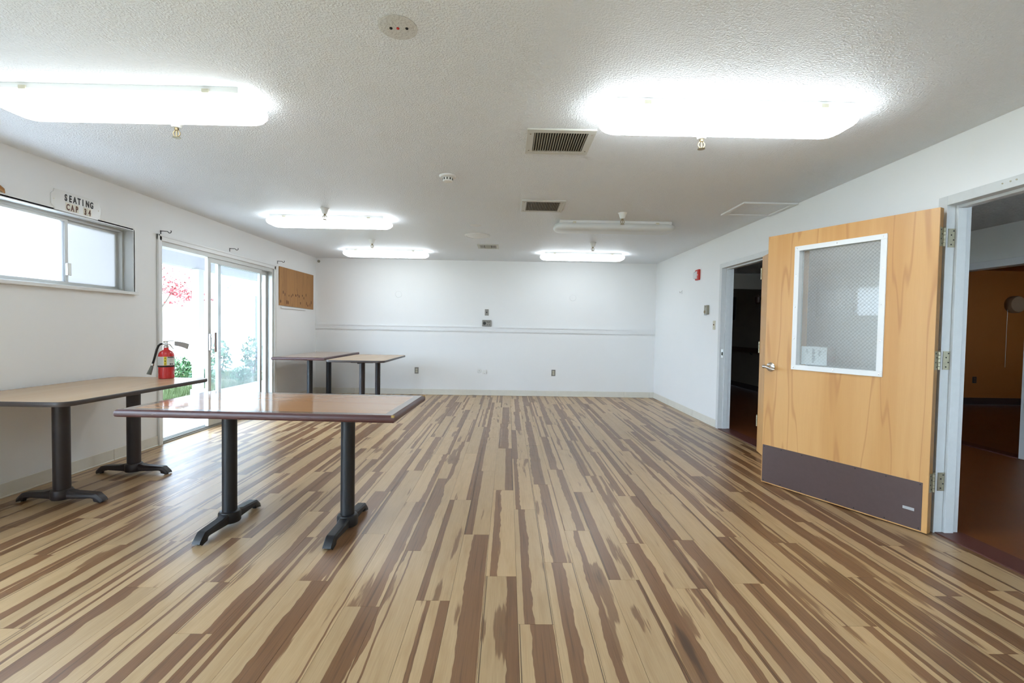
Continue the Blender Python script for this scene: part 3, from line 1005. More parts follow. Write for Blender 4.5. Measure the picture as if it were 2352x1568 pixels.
t = thing('smoke_detector', 'round white smoke detector on the ceiling', 'smoke detector', (-.500, 3.731, CE))
MB().lathe([(.068, 0), (.068, -.006), (.060, -.014), (.036, -.016)], (0, 0, 0)).build('mounting_plate', 'white_plastic', t, 30)
MB().lathe([(.040, -.014), (.040, -.040), (.036, -.046), (.020, -.050), (.001, -.051)], (0, 0, 0)).build('sensor_head', 'white_plastic', t, 30)
for k in range(10):
    a = k * 2 * PI / 10
    MB().box(-.004, .004, -.0415, -.0395, -.036, -.020).build('vent_slot', 'void', t, None, None, a)
t = thing('speaker_cover', 'round white speaker cover on the ceiling', 'speaker', (-.418, 6.09, CE))
MB().lathe([(.168, 0), (.168, -.004), (.150, -.012), (.145, -.008)], (0, 0, 0), (0, 0, 1), 40).build('rim', 'white_plastic', t, 30)
MB().lathe([(.145, -.004), (.145, -.010), (.10, -.020), (.001, -.022)], (0, 0, 0), (0, 0, 1), 40).build('dome', 'white_plastic', t, 30)
t = thing('ceiling_patch', 'round blank patch with three screw holes at the top of the ceiling', 'patch', (-.464, 1.905, CE))
MB().lathe([(.078, 0), (.078, -.0022), (.074, -.003), (.001, -.003)], (0, 0, 0), (0, 0, 1), 40).build('disc', ceiling_mat('patch_paint', (.66, .655, .63), 70, .4, .004), t, 30)
for dx, mt in ((-.028, 'rubber'), (.0, 'alarm'), (.036, 'rubber')):
    MB().lathe([(.006, -.001), (.006, -.006), (.002, -.009)], (dx, 0, 0), (0, 0, 1), 10).build('screw', mt, t)
tag(MB().lathe([(.07, 0), (.055, -.003), (.02, -.004), (.001, -.0035)], (-.40, 5.50, CE), (0, 0, 1), 24).build('ceiling_scar', 'trim', None, 30), 'faint filled scar on ceiling before the round speaker cover', 'patch')
t = thing('access_hatch', 'white framed ceiling access hatch by the right wall', 'hatch', (2.425, 4.53, CE))
m = MB()
for a in ((-.255, .255, -.235, -.195), (-.255, .255, .195, .235), (-.255, -.215, -.195, .195), (.215, .255, -.195, .195)):
    m.box(*a, -.016, 0, .003)
m.build('hatch_frame', 'trim', t)
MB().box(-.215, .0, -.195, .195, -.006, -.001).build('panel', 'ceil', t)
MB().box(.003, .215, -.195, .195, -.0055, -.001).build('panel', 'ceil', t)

# ------------------------------------------------------------------ tables
def foot_mesh():
    mb = MB()
    half = [(.292, .012), (.288, .024), (.250, .060), (.235, .064), (.100, .072), (.060, .082)]
    low = [(.060, .026), (.225, .034), (.240, .030), (.246, .012)]
    top = [(-s, z) for s, z in half] + [(s, z) for s, z in reversed(half)]
    bot = list(low[::-1]) + [(-s, z) for s, z in low]
    poly = [(a, b) for a, b in top] + bot
    w = .030

    def ring(wd, shrink):
        return [(wd, a * (1 - shrink * .02), b - (shrink * .006 if i < len(top) else 0)) for i, (a, b) in enumerate(poly)]
    mb.rings([ring(-w, 1.5), ring(-w + .008, 0), ring(w - .008, 0), ring(w, 1.5)])
    mb.lathe([(.058, .022), (.062, .028), (.062, .076), (.056, .086), (.044, .090)], (0, 0, 0), (0, 0, 1), 28)
    return mb


def table(name, label, loc, rz, L, W, z, style, bases, rad=.041, group=None):
    """length along local x, bases: list of x (and y) on the local axes"""
    t = thing(name, label, 'table', loc, rz, group)
    if style == 'framed':
        th, e, b = .040, .018, .062
        MB().box(-L / 2 + b, L / 2 - b, -W / 2 + b, W / 2 - b, z - th + .004, z).build('laminate_panel', 'lam', t)
        m = MB()
        for a in ((-L / 2 + e, L / 2 - e, -W / 2 + e, -W / 2 + b), (-L / 2 + e, L / 2 - e, W / 2 - b, W / 2 - e), (-L / 2 + e, -L / 2 + b, -W / 2 + b, W / 2 - b), (L / 2 - b, L / 2 - e, -W / 2 + b, W / 2 - b)):
            m.box(*a, z - th + .004, z)
        m.build('border', 'border', t)
        pr = [(0, z - .0002), (e * .5, z - .001), (e * .85, z - .006), (e, z - .014), (e, z - th + .010), (e * .8, z - th + .003), (e * .4, z - th)]
        for a, b_, hw in (('x', -1, L / 2), ('x', 1, L / 2), ('y', -1, W / 2), ('y', 1, W / 2)):
            mb = MB()
            if a == 'x':
                y0 = b_ * (W / 2 - e)
                rgs = [[(x * (hw - e + min(q, e)), y0 + b_ * q, zz) for q, zz in [(0, z - th)] + [(0, z - .0002)] + pr[1:]] for x in (-1, 1)]
            else:
                x0 = b_ * (L / 2 - e)
                rgs = [[(x0 + b_ * q, y * (hw - e + min(q, e)), zz) for q, zz in [(0, z - th)] + [(0, z - .0002)] + pr[1:]] for y in (-1, 1)]
            mb.rings(rgs)
            mb.build('edge_band', 'edge', t, 50)
        for sx, sy in ((1, -1), (1, 1)):
            MB().box(sx * L / 2 - .018, sx * L / 2 - .001, sy * W / 2 - (.018 if sy > 0 else -.001), sy * W / 2 + (.018 if sy < 0 else -.001), z - .030, z + .0006, .003).build('chipped_corner', 'bare', t)
    else:
        th, R, e = .030, .075, .006
        MB().rings([[(x, y, zz) for x, y in rr(L / 2 - e, W / 2 - e, R - e, 8)] for zz in (z - th + .002, z)]).build('laminate_panel', 'lam2', t)
        rg = []
        for g, zz in ((-.0005, z - .0008), (.003, z + .0004), (.0058, z - .002), (.0075, z - .007), (.0075, z - th + .008), (.0055, z - th + .002), (-.0005, z - th)):
            rg.append([(x, y, zz) for x, y in rr(L / 2 - e + g, W / 2 - e + g, R - e + g, 8)])
        MB().rings(rg, False, False).build('edge_band', 'edge_blue', t, 50)
    mt = 'iron' if style == 'framed' else 'iron_br'
    for bx, by in bases:
        MB().lathe([(rad, .080), (rad, z - .055)], (bx, by, 0), (0, 0, 1), 32).build('column', mt, t, 40)
        MB().box(bx - .16, bx + .16, by - .02, by + .02, z - .060, z - .041).box(bx - .02, bx + .02, by - .16, by + .16, z - .060, z - (.04 if style == 'framed' else .031)).build('top_spider', mt, t)
        fo = foot_mesh().build('foot_base', mt, t, 35, (bx, by, 0))
        for s in (-1, 1):
            MB().lathe([(.013, 0), (.015, .003), (.015, .010), (.008, .016)], (0, s * .262, 0), (0, 0, 1), 14).build('glide', 'rubber', fo)
    return t


front = table('dining_table', 'glossy peach laminate table with dark mahogany edge in the foreground', (-1.324, 2.803, 0), -.0398, 1.507, .742, .765, 'framed', [(-.366, 0.0), (.366, 0.0)], group='pedestal dining tables')
table('dining_table', 'mahogany edged pedestal table in the far left corner against both walls', (-2.99, 7.375, 0), PI / 2, 1.555, .755, .765, 'framed', [(-.37, 0), (.37, 0)], group='pedestal dining tables')
table('dining_table', 'round-cornered tan table against left wall carrying the fire extinguisher', (-3.028, 3.412, 0), PI / 2, 1.345, .835, .75, 'round', [(-.262, 0), (.345, 0)], .047, 'pedestal dining tables')
table('dining_table', 'round-cornered tan table standing beside the far corner table', (-2.125, 7.115, 0), PI / 2, 1.40, .82, .748, 'round', [(-.35, 0), (.47, 0)], group='pedestal dining tables')

# ------------------------------------------------------------------ fire extinguisher
EX = (-2.945, 4.005, .7506)
ex = thing('fire_extinguisher', 'red dry chemical fire extinguisher standing on the left table', 'fire extinguisher', EX, math.atan2(2.945, 4.005) * 1.0)
R = .058
MB().lathe([(R - .006, 0), (R, .004), (R, .195), (R - .003, .214), (R - .014, .232), (R - .030, .243), (.020, .249), (.017, .262), (.017, .270)], (0, 0, 0), (0, 0, 1), 40).build('cylinder', 'red', ex, 40)


def shell(z0, z1, a0, a1, r=R + .0006, n=14, th=.0004):
    m = MB()
    rgs = []
    for k in range(n + 1):
        a = math.radians(a0 + (a1 - a0) * k / n)     # angle 0 faces -y, growing to +x
        s_, c_ = math.sin(a), -math.cos(a)
        rgs.append([(r * s_, r * c_, z0), ((r + th) * s_, (r + th) * c_, z0), ((r + th) * s_, (r + th) * c_, z1), (r * s_, r * c_, z1)])
    m.rings(rgs)
    return m


lb = shell(.115, .190, -100, 100).build('paper_label', 'label_w', ex)
shell(.116, .190, -16, 2, R + .001).build('yellow_stripe', 'label_y', lb)
shell(.1805, .1885, 10, 60, R + .001).build('black_title_bar', 'ink', lb)
for z in (.172, .162, .152):
    shell(z, z + .002, 12, 50, R + .001).build('print_line', 'grey_print', lb)
for i in range(8):
    z = .122 + i * .0085
    shell(z, z + .0022, -72, -22, R + .001).build('print_line', 'grey_print', lb)
for a, s_ in ((24, 10), (38, 10)):
    shell(.120, .132, a, a + s_, R + .001, 3).build('pictogram', 'ink', lb)
for ch, z in (('A', .172), ('B', .147), ('C', .122)):
    me = text_mesh(ch, .016, .9, .0006, .0004)
    a = math.radians(-7)
    link('letter', me, 'ink', lb, None, ((R + .0018) * math.sin(a), -(R + .0018) * math.cos(a), z), a)
MB().lathe([(R, .100), (R + .002, .101), (R + .002, .112), (R, .113)], (0, 0, 0), (0, 0, 1), 36).build('rubber_strap', 'rubber', ex, 40)
m = shell(.036, .066, 22, 60, R + .0008, 6)
MB().rings([[(r_ * math.sin(math.radians(a)), -r_ * math.cos(math.radians(a)), z) for a, z in ((18, .050), (62, .036), (62, .066))] for r_ in (R + .0006, R + .0012)]).build('silver_sticker', 'nickel', ex)
m.bm.free()
vh = MB().lathe([(.019, .266), (.019, .278), (.014, .282), (.014, .312), (.010, .318)], (0, 0, 0), (0, 0, 1), 18).box(-.026, .012, -.010, .010, .285, .306, .003).build('valve_head', 'nickel', ex, 40)
MB().rings([[(-.022, y * .010, .306), (.020, y * .010, .318), (.056, y * .008, .322), (.058, y * .008, .328), (.018, y * .010, .326), (-.022, y * .010, .322)] for y in (-1, 1)]).build('squeeze_lever', 'nickel', vh)
MB().rings([[(.012, y * .010, .300), (.028, y * .010, .296), (.050, y * .009, .262), (.056, y * .009, .252), (.050, y * .009, .250), (.036, y * .010, .266), (.024, y * .010, .284), (.012, y * .010, .288)] for y in (-1, 1)]).build('carry_handle', 'nickel', vh)
MB().lathe([(.013, 0), (.013, .012), (.011, .014), (.001, .014)], (-.004, -.012, .293), (0, -1, 0), 18).build('pressure_gauge', 'chrome', vh, 40)
MB().tube([(-.018, 0, .298), (-.038, -.002, .296), (-.052, -.004, .282), (-.064, -.006, .250), (-.074, -.008, .205), (-.084, -.009, .160), (-.092, -.010, .128)], .0085, 12).build('hose', 'rubber', ex, 60)
hn = MB().tube([(-.092, -.010, .130), (-.096, -.010, .112), (-.100, -.011, .098), (-.118, -.013, .040)], [.0095, .0095, .012, .0175], 16).build('nozzle_horn', plain('grey_green_horn', (.17, .18, .16), .5), ex, 60)
MB().tube([(-.0915, -.010, .131), (-.0955, -.010, .114)], .0105, 14).build('hose_clamp', 'nickel', ex, 60)
# inspection tag standing out on its wire
m = MB()
rg = []
for k in range(11):
    q = k / 10
    x = .058 + .100 * q
    zc = .300 - .004 * q - .026 * q * q
    hh = .019 + .005 * q
    dx = .006 * (q)
    rg.append([(x - dx, .002, zc - hh), (x - dx, .0026, zc - hh), (x + dx, .0026, zc + hh), (x + dx, .002, zc + hh)])
m.rings(rg)
tg = m.build('inspection_tag', plain('grey_card_tag', (.42, .40, .38), .6, var=.12, vscale=60), ex)
MB().tube([(.020, 0, .292), (.04, .001, .290), (.062, .0023, .296)], .0012, 6).build('tag_wire', 'wire', ex)

# ------------------------------------------------------------------ things on the left wall
sg = thing('seating_sign', 'white notched sign reading SEATING CAP 34 above the high window', 'sign', (XL, 3.770, 2.164), LW)
hw, hh, nt = .212, .079, .026
poly = [(-hw + nt, -hh), (hw - nt, -hh), (hw - nt * .8, -hh * .72), (hw - nt * .35, -hh * .60), (hw, -hh * .48), (hw, hh * .48), (hw - nt * .35, hh * .60), (hw - nt * .8, hh * .72), (hw - nt, hh), (-hw + nt, hh), (-hw + nt * .8, hh * .72), (-hw + nt * .35, hh * .60), (-hw, hh * .48), (-hw, -hh * .48), (-hw + nt * .35, -hh * .60), (-hw + nt * .8, -hh * .72)]
MB().prism(poly, -.006, 0, lambda a, b, c: (a, c, b)).build('plate', 'plate', sg)
for x, z in ((-hw + .02, 0), (hw - .02, .0)):
    MB().lathe([(.004, 0), (.004, .0012), (.001, .002)], (x, -.006, z), (0, -1, 0), 8).build('screw', 'cream_plastic', sg)
for i, ch in enumerate('SEATING'):
    x = -.096 + i * .0372 - (.004 if ch == 'I' else 0)
    link('letter', text_mesh(ch, .070, .60, .0024, .0006), 'ink', sg, None, (x, -.0070, .008 - .0005 * i))
for i, ch in enumerate('CAP 34'):
    if ch == ' ':
        continue
    x = -.080 + i * .0375
    tl = MB().box(x - .0175, x + .0175, -.0068, -.006, -.066, -.004).build('letter_tile', 'tile_cream', sg)
    link('letter', text_mesh(ch, .066, .58, .0022, .0006), 'ink_br', tl, None, (x, -.0076, -.060))


def hook(y, z, label, mat='hook'):
    t = thing('curtain_bracket', label, 'bracket', (XL, y, z), LW, 'iron curtain rod brackets on the left wall')
    MB().box(-.006, .006, -.003, 0, -.032, .012, .001).build('back_plate', mat, t)
    pts = [(0, -.002, .004)]
    for k in range(0, 5):
        pts.append((0, -.012 - .014 * k, .006 - .0008 * k))
    for k in range(0, 9):
        a = math.radians(200 + 200 * k / 8)
        pts.append((0, -.086 + .016 * math.cos(a) * -1 - .004, .002 + .015 * math.sin(a)))
    MB().tube(pts, .0035, 8).build('arm', mat, t, 60)


hook(4.668, 2.138, 'black iron curtain bracket at the near top corner of the sliding door')
hook(5.812, 2.160, 'black iron curtain bracket over the middle of the sliding door')
hook(7.006, 2.176, 'black iron curtain bracket just above the plywood board')
t = thing('carved_bracket', 'brown carved wooden scrap above the window at the left border', 'bracket', (XL, 3.205, 2.118), LW)
MB().tube([(-.05, -.008, .030), (-.02, -.012, .018), (.008, -.012, .004), (.026, -.010, -.016)], [.012, .016, .014, .003], 8).build('body', 'ply', t, 50)
pb = thing('plywood_board', 'orange plywood sheet with dark spots covering a wall opening', 'board', (XL + .0018, 0, 0))
MB().rings([[(0, 7.042, 1.524), (.012, 7.042, 1.524), (.012, 8.258, 1.503), (0, 8.258, 1.503)], [(0, 7.042, 2.111), (.012, 7.042, 2.111), (.012, 8.258, 2.111), (0, 8.258, 2.111)]]).build('sheet', 'ply', pb)
rk = random.Random(11)
kn = []
for i in range(20):
    yy = 7.08 + i * .058 + rk.uniform(-.03, .03)
    zz = rk.choice((1.70, 1.74, 1.64, 1.68, 1.57, 1.60)) + rk.uniform(-.02, .02)
    mb = MB().lathe([(.016, 0), (.013, .0006), (.001, .0009)], (0, 0, 0), (1, 0, 0), 10)
    o = mb.build('knot', plain('dark_knot', (.13, .045, .012), .6) if i == 0 else bpy.data.materials['dark_knot'], pb, None, (.012, yy, zz))
    o.scale = (1, rk.uniform(.7, 1.2), rk.uniform(1.1, 2.1))
st_ = tag(MB().box(XL + .0018, XL + .02, 7.10, 7.95, 1.478, 1.500, .003).build('ledge_strip', 'trim'), 'thin white ledge strip under the plywood board', 'ledge')

# ------------------------------------------------------------------ things on the far wall
def outlet(x, z, label, loc_y=YB, mat='steel', rec='cream_plastic'):
    t = thing('wall_outlet', label, 'outlet', (x, loc_y, z), 0, 'steel duplex outlets on the far wall')
    MB().box(-.036, .036, -.006, 0, -.058, .058, .003).build('cover_plate', mat, t)
    for dz in (-.020, .020):
        r_ = MB().lathe([(.0165, 0), (.0165, .003), (.0155, .004), (.001, .004)], (0, -.006, dz), (0, -1, 0), 18).build('receptacle', rec, t)
        for dx in (-.006, .006):
            MB().box(dx - .0012, dx + .0012, -.0108, -.0098, dz - .003, dz + .006).build('slot', 'void', r_)
    MB().lathe([(.0035, 0), (.0035, .001), (.001, .0015)], (0, -.006, 0), (0, -1, 0), 8).build('screw', 'nickel', t)


outlet(-1.647, .437, 'steel duplex outlet on far wall right of the tan table')
outlet(.843, .430, 'steel duplex outlet on far wall toward the right corner')
t = thing('blank_cover', 'white round blank cover low on the far wall', 'cover plate', (-.507, YB, .446))
MB().lathe([(.040, 0), (.040, .004), (.034, .010), (.001, .011)], (0, 0, 0), (0, -1, 0), 30).build('disc', 'white_plastic', t, 30)
MB().lathe([(.007, 0), (.007, .003), (.001, .004)], (0, -.011, 0), (0, -1, 0), 12).build('jack', 'grey_print', t)
t = thing('phone_jack', 'small square white phone jack beside the round cover', 'phone jack', (-.412, YB, .432))
MB().box(-.036, .036, -.022, 0, -.036, .036, .004).build('housing', 'white_plastic', t, 40)
MB().box(-.008, .008, -.023, -.021, -.037, -.030).build('socket', 'grey_print', t)
t = thing('cable_plate', 'steel wall plate with a single round jack above the rail', 'wall plate', (-.388, YB, 1.510))
MB().box(-.034, .034, -.006, 0, -.057, .057, .003).build('cover_plate', 'steel', t)
MB().lathe([(.012, 0), (.012, .004), (.001, .005)], (0, -.006, 0), (0, -1, 0), 16).build('jack', 'ink', t)
for z in (-.030, .030):
    MB().lathe([(.003, 0), (.003, .001), (.001, .0015)], (0, -.006, z), (0, -1, 0), 8).build('screw', 'rubber', t)
t = thing('audio_plate', 'wide steel plate with round speaker grille and jacks on the rail', 'wall plate', (-.385, YB - .022, 1.314))
MB().box(-.081, .081, -.006, .022, -.058, .058, .003).build('cover_plate', 'steel', t)
MB().lathe([(.028, 0), (.028, .003), (.001, .004)], (-.040, -.006, -.002), (0, -1, 0), 24).build('grille', 'ink', t)
for x, z in ((.012, .022), (.032, .018), (.052, .022), (.012, -.028), (.052, -.028)):
    MB().lathe([(.007, 0), (.007, .003), (.001, .004)], (x, -.006, z), (0, -1, 0), 12).build('jack', 'ink', t)
for x in (-.05, .046):
    for z in (-.045, .045):
        MB().lathe([(.003, 0), (.003, .001), (.001, .0015)], (x, -.006, z), (0, -1, 0), 8).build('screw', 'rubber', t)
for x, z, lb_ in ((-1.984, 1.815, 'white round wall cover on far wall above the tables'), (1.173, 1.806, 'white round wall cover on far wall below the right lit light')):
    t = thing('round_wall_cover', lb_, 'cover plate', (x, YB, z), 0, 'round white covers on the far wall')
    MB().lathe([(.063, 0), (.063, .003), (.058, .007), (.052, .007), (.050, .0045), (.001, .0045)], (0, 0, 0), (0, -1, 0), 36).build('disc', 'wall', t, 30)
t = thing('pipe_stub', 'capped grey pipe stub high in the far left corner', 'pipe', (-3.424, YB, 2.378))
MB().lathe([(.024, 0), (.024, .02), (.020, .024), (.001, .024)], (0, 0, 0), (0, -1, 0), 20).build('pipe', 'thermo', t, 30)
MB().lathe([(.034, 0), (.034, .003), (.025, .005)], (0, 0, 0), (0, -1, 0), 20).build('flange', 'wall', t, 30)

# ------------------------------------------------------------------ things on the right wall
t = thing('fire_alarm_strobe', 'red wall fire alarm strobe beside the dark doorway', 'fire alarm', (XR, 6.53, 2.028), RW)
m = MB()
m.rings([[(x, 0, z) for x, z in rr(.060, .074, .008, 3)], [(x, -.022, z) for x, z in rr(.060, .074, .008, 3)], [(x, -.030, z) for x, z in rr(.052, .066, .012, 3)]])
m.build('housing', 'alarm', t, 30)
MB().rings([[(-.045, -.028, .055), (.02, -.028, .055), (.02, -.028, -.055), (-.045, -.028, -.055)], [(-.034, -.064, .030), (.005, -.050, .030), (.005, -.050, -.045), (-.034, -.064, -.045)]]).build('strobe_lens', 'clear_pl', t)
link('lettering', text_mesh('FIRE', .020, .9, .0004, .0004), 'label_w', t, None, (.036, -.0305, -.010))
t = thing('thermostat', 'khaki metal thermostat with clear side dial on right wall', 'thermostat', (XR, 6.195, 1.522), RW)
MB().box(-.040, .045, -.034, 0, -.062, .062, .003).build('housing', 'thermo', t)
MB().box(-.062, -.030, -.026, 0, -.074, .050, .003).build('side_bracket', 'clear_pl', t)
MB().lathe([(.020, 0), (.018, .006), (.001, .007)], (-.020, -.034, -.026), (0, -1, 0), 18).build('dial', 'bronze', t)
MB().lathe([(.006, 0), (.005, .003), (.001, .004)], (.012, -.034, .040), (0, -1, 0), 12).build('lamp', 'rubber', t)
t = thing('light_switch', 'ivory toggle light switch beside the dark doorway', 'light switch', (XR, 5.985, 1.315), RW)
MB().box(-.036, .036, -.005, 0, -.058, .058, .003).build('cover_plate', 'cream_plastic', t)
MB().box(-.005, .005, -.016, -.004, -.002, .014, .002).build('toggle', 'ink_br', t)
for z in (-.030, .030):
    MB().lathe([(.003, 0), (.003, .001), (.001, .0015)], (0, -.005, z), (0, -1, 0), 8).build('screw', 'rubber', t)
t = thing('wall_hook', 'tiny white hook on the right wall near the far corner', 'hook', (XR, 7.145, 1.835), RW)
MB().box(-.018, .018, -.004, 0, -.03, .03, .002).build('back_plate', 'rail', t)
MB().tube([(0, -.004, .01), (0, -.02, -.012), (0, -.032, -.008), (0, -.036, .006)], .004, 8).build('prong', 'rail', t, 60)
# pale panel with a blue-grey top strip on the second door
t = thing('pale_panel', 'pale pinkish panel with blue-grey top strip on the second wooden door', 'notice', (2.372, 3.642, .0))
t.rotation_euler.z = d2.rotation_euler.z
MB().box(.010, .22, -.0018, -.0008, 1.30, 1.53).build('sheet', 'panel_pink', t)
MB().box(.008, .224, -.0045, -.0008, 1.515, 1.535).build('top_strip', 'panel_blue', t)

# ------------------------------------------------------------------ outdoors
tag(MB().box(-5.5, XL - WT, -1.0, 14.0, -.14, -.03).build('patio_slab', 'concrete'), 'pale concrete patio slab outside the sliding door', 'patio', None, 'structure')
tag(MB().box(-22, -5.5, -6, 12.6, -.20, -.06).build('lawn_ground', 'soil'), 'ground under the lawn beyond the patio', 'ground', None, 'structure')
tag(MB().box(-40, 30, -30, 50, -.40, -.21).build('ground', 'concrete'), 'pale ground around the building', 'ground', None, 'structure')
SHRUBS = [
    (-7.62, 10.0, .40, .72, 'dense green shrub seen behind the fire extinguisher', 'leaf', 750, .045),
    (-6.95, 9.85, .22, .55, 'lower green shrub between extinguisher and patio post', 'leaf', 420, .045),
    (-6.42, 10.35, .24, .90, 'loose leafy shrub just right of the patio post', 'leaf2', 240, .06),
    (-6.02, 10.95, .26, 1.0, 'tall loose rose shrub behind the sliding door handle', 'leaf2', 230, .065),
    (-5.86, 11.65, .22, .80, 'sparse rose shrub behind the glass panel', 'leaf2', 160, .06),
    (-6.28, 9.55, .24, .34, 'low edging shrub behind the sliding panel stile', 'leaf2', 420, .04),
    (-5.86, 10.2, .22, .34, 'low spreading shrub at the patio edge behind glass', 'leaf2', 420, .04)]
BARE = [(a, b, c + .12) for a, b, c, *_ in SHRUBS] + [(-8.15, 10.4, .12), (-5.46, 8.17, .24), (-5.46, 11.75, .24)]
rg_ = random.Random(3)
V, Fc = [], []
for i in range(26000):
    x = -5.52 - 4.6 * rg_.random() ** 1.5
    y = rg_.uniform(6.2, 12.4)
    a = rg_.uniform(0, 2 * PI)
    hgt = rg_.uniform(.05, .13)
    if any((x - p_) ** 2 + (y - q_) ** 2 < r_ * r_ for p_, q_, r_ in BARE):
        continue
    b0 = len(V)
    wv = .006
    V += [(x - wv * math.cos(a), y - wv * math.sin(a), -.065), (x + wv * math.cos(a), y + wv * math.sin(a), -.065), (x + rg_.uniform(-.04, .04), y + rg_.uniform(-.04, .04), -.065 + hgt)]
    Fc.append((b0, b0 + 1, b0 + 2))
me = bpy.data.meshes.new('lawn')
me.from_pydata(V, [], Fc)
tag(link('lawn', me, 'grass'), 'short green lawn grass beyond the patio slab', 'grass', None, 'stuff')


def leaf_cloud(n, cx, cy, cz, rx, ry, rz_, size, rnd, star=False, flat=.0):
    V, F = [], []
    for i in range(n):
        while True:
            p = Vector((rnd.uniform(-1, 1), rnd.uniform(-1, 1), rnd.uniform(-1, 1)))
            if .15 < p.length < 1:
                break
        c = Vector((cx + p.x * rx, cy + p.y * ry, cz + p.z * rz_))
        a = Vector((rnd.gauss(0, 1), rnd.gauss(0, 1), rnd.gauss(0, 1 - flat))).normalized()
        b = a.orthogonal().normalized()
        d = a.cross(b)
        th_ = rnd.uniform(0, 2 * PI)
        b, d = b * math.cos(th_) + d * math.sin(th_), d * math.cos(th_) - b * math.sin(th_)
        s_ = size * rnd.uniform(.6, 1.3)
        k0_ = len(V)
        if star:
            ring = []
            for k in range(10):
                q = s_ * (1.0 if k % 2 == 0 else .32)
                an = k * PI / 5
                ring.append(c + b * q * math.cos(an) + d * q * math.sin(an))
            V += [c] + ring
            for k in range(10):
                F.append((k0_, k0_ + 1 + k, k0_ + 1 + (k + 1) % 10))
        else:
            V += [c - b * s_, c - d * s_ * .45 + a * s_ * .12, c + b * s_, c + d * s_ * .45 + a * s_ * .12]
            F.append((k0_, k0_ + 1, k0_ + 2, k0_ + 3))
    return V, F


def cloud_obj(name, V, F, mat, parent):
    me = bpy.data.meshes.new(name)
    me.from_pydata([tuple(v) for v in V], [], F)
    o = link(name, me, mat, parent)
    o['kind'] = 'stuff'
    return o


rs = random.Random(9)


def shrub(x, y, r, h, label, mat='leaf', n=700, size=.045):
    t = thing('garden_shrub', label, 'shrub', (x, y, -.06), 0, 'shrubs along the lawn')
    V, F = leaf_cloud(n, 0, 0, h * .52, r, r, h * .5, size, rs)
    cloud_obj('foliage', V, F, mat, t)
    mb = MB()
    for k in range(5):
        a = k * 2 * PI / 5
        mb.tube([(0, 0, 0), (r * .3 * math.cos(a), r * .3 * math.sin(a), h * .4), (r * .6 * math.cos(a), r * .6 * math.sin(a), h * .85)], [.012, .008, .003], 6)
    mb.build('stems', 'bark', t)


for sx_, sy_, sr_, sh_, lb_, mt_, n_, sz_ in SHRUBS:
    shrub(sx_, sy_, sr_, sh_, lb_, mt_, n_, sz_)

mp = thing('maple_tree', 'japanese maple with red leaves beyond the patio post', 'tree', (-8.15, 10.4, -.06))
MB().tube([(0, 0, 0), (.02, .03, .8), (.12, 0, 1.5), (.35, -.05, 2.0), (.9, -.1, 2.15)], [.05, .045, .035, .02, .006], 8).tube([(.05, 0, 1.2), (.3, .2, 1.7), (.7, .2, 2.3)], [.03, .02, .005], 8).tube([(.02, 0, .9), (-.4, .1, 1.8), (-.9, .2, 2.5)], [.035, .02, .006], 8).build('trunk', 'bark', mp, 60)
Vv, Ff = [], []
for (cx_, cy_, cz_, rx_, ry_, rz__, nn) in ((.55, -.05, 2.12, .42, .35, .20, 230), (.95, -.05, 1.95, .45, .30, .12, 210), (1.25, -.08, 1.84, .40, .25, .08, 110), (.1, .1, 2.4, .5, .4, .3, 90), (-.7, .1, 2.5, .7, .6, .5, 160), (1.0, 0, 2.5, .5, .3, .10, 14), (.75, 0, 1.72, .25, .2, .07, 22), (.8, 0, 2.28, .5, .3, .12, 24)):
    a_, b_ = leaf_cloud(nn, cx_, cy_, cz_, rx_, ry_, rz__, .036, rs, True, .6)
    k0_ = len(Vv)
    Vv += a_
    Ff += [tuple(i + k0_ for i in f) for f in b_]
cloud_obj('foliage', Vv, Ff, 'maple', mp)

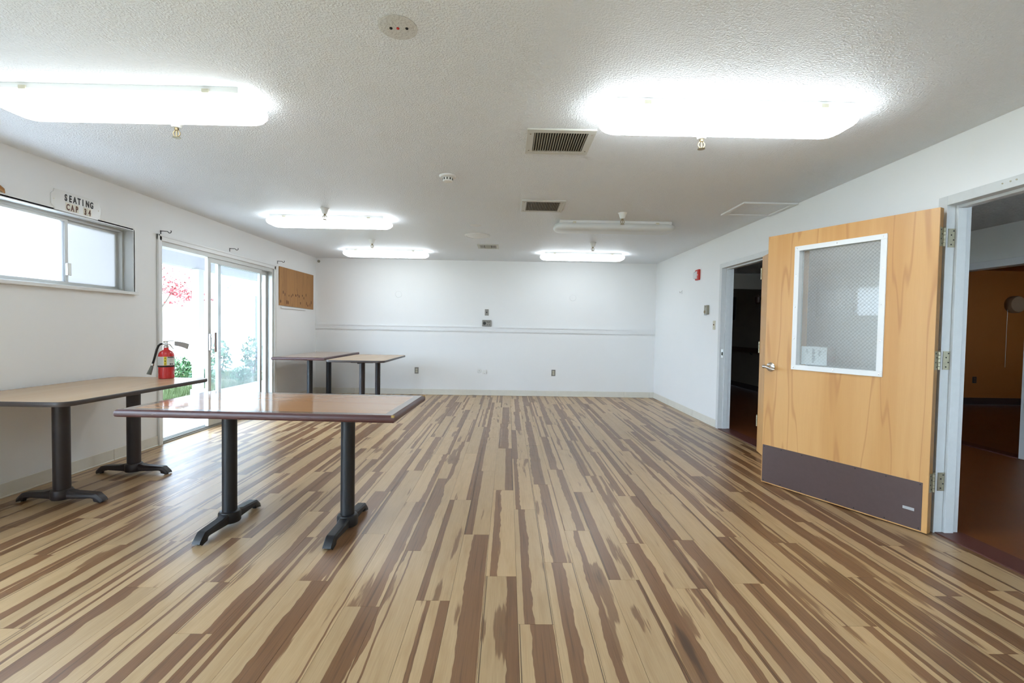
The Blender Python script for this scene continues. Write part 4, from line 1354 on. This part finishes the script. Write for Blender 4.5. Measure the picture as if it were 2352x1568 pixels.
pr_ = thing('porch_roof', 'white porch roof edge outside the sliding door', 'porch roof', (0, 0, 0), 0, None, 'structure')
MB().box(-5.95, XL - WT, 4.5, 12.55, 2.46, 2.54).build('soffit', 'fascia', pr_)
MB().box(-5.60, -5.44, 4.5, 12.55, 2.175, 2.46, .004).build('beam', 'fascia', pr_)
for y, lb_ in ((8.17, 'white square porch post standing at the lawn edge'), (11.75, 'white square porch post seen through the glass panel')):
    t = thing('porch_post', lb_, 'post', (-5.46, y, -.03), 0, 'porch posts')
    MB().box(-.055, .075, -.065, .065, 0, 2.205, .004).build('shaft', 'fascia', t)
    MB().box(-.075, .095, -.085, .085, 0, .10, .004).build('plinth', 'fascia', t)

bd = thing('neighbour_building', 'white stucco wing across the garden with a shuttered window', 'building', (0, 12.6, 0))
MB().box(-18, -3.2, 0, .2, -.05, 3.3).build('facade', 'stucco', bd)
MB().box(-18, -3.2, -.02, 0, -.05, .14).build('plinth', 'fascia', bd)
MB().box(-18, -3.2, -.5, .3, 3.3, 3.42).build('eave', 'fascia', bd)
wn = MB()
for a in ((-8.34, -7.14, 2.06, 2.10), (-8.34, -7.14, 1.48, 1.52), (-8.34, -8.30, 1.52, 2.06), (-7.18, -7.14, 1.52, 2.06)):
    wn.box(a[0], a[1], -.03, 0, a[2], a[3])
wn = wn.build('window', 'fascia', bd)
MB().box(-8.30, -7.18, -.012, -.002, 1.52, 2.06).build('shutter', plain('pale_shutter', (.55, .52, .48), .6), wn)
dr = MB().box(-6.83, -6.42, -.03, 0, -.03, 1.98).build('side_door', 'blue_paint', bd)
MB().box(-6.90, -6.83, -.05, 0, -.03, 2.05).box(-6.83, -6.35, -.05, 0, 1.98, 2.05).box(-6.42, -6.35, -.05, 0, -.03, 1.98).build('door_frame', 'fascia', dr)
MB().box(-6.76, -6.50, -.034, -.028, 1.0, 1.8).build('door_light', 'glass', dr)
lt = thing('wall_scroll', 'faint scrolled iron ornament on the white garden building', 'ornament', (-7.62, 12.6, 2.20))
m = MB()
for s in (-1, 1):
    pts = []
    for k in range(18):
        a = k / 17 * 1.6 * PI
        rad_ = .16 * (1 - k / 24)
        pts.append((s * (.02 + rad_ * math.sin(a * .8)), -.03, -.02 + .16 - rad_ * math.cos(a) * .9))
    m.tube(pts, .010, 6)
m.build('scroll', 'wire', lt, 60)
MB().lathe([(.012, 0), (.05, .01), (.05, .018), (.01, .02)], (0, 0, .0), (0, -1, 0), 14).build('rosette', 'wire', lt, 40)
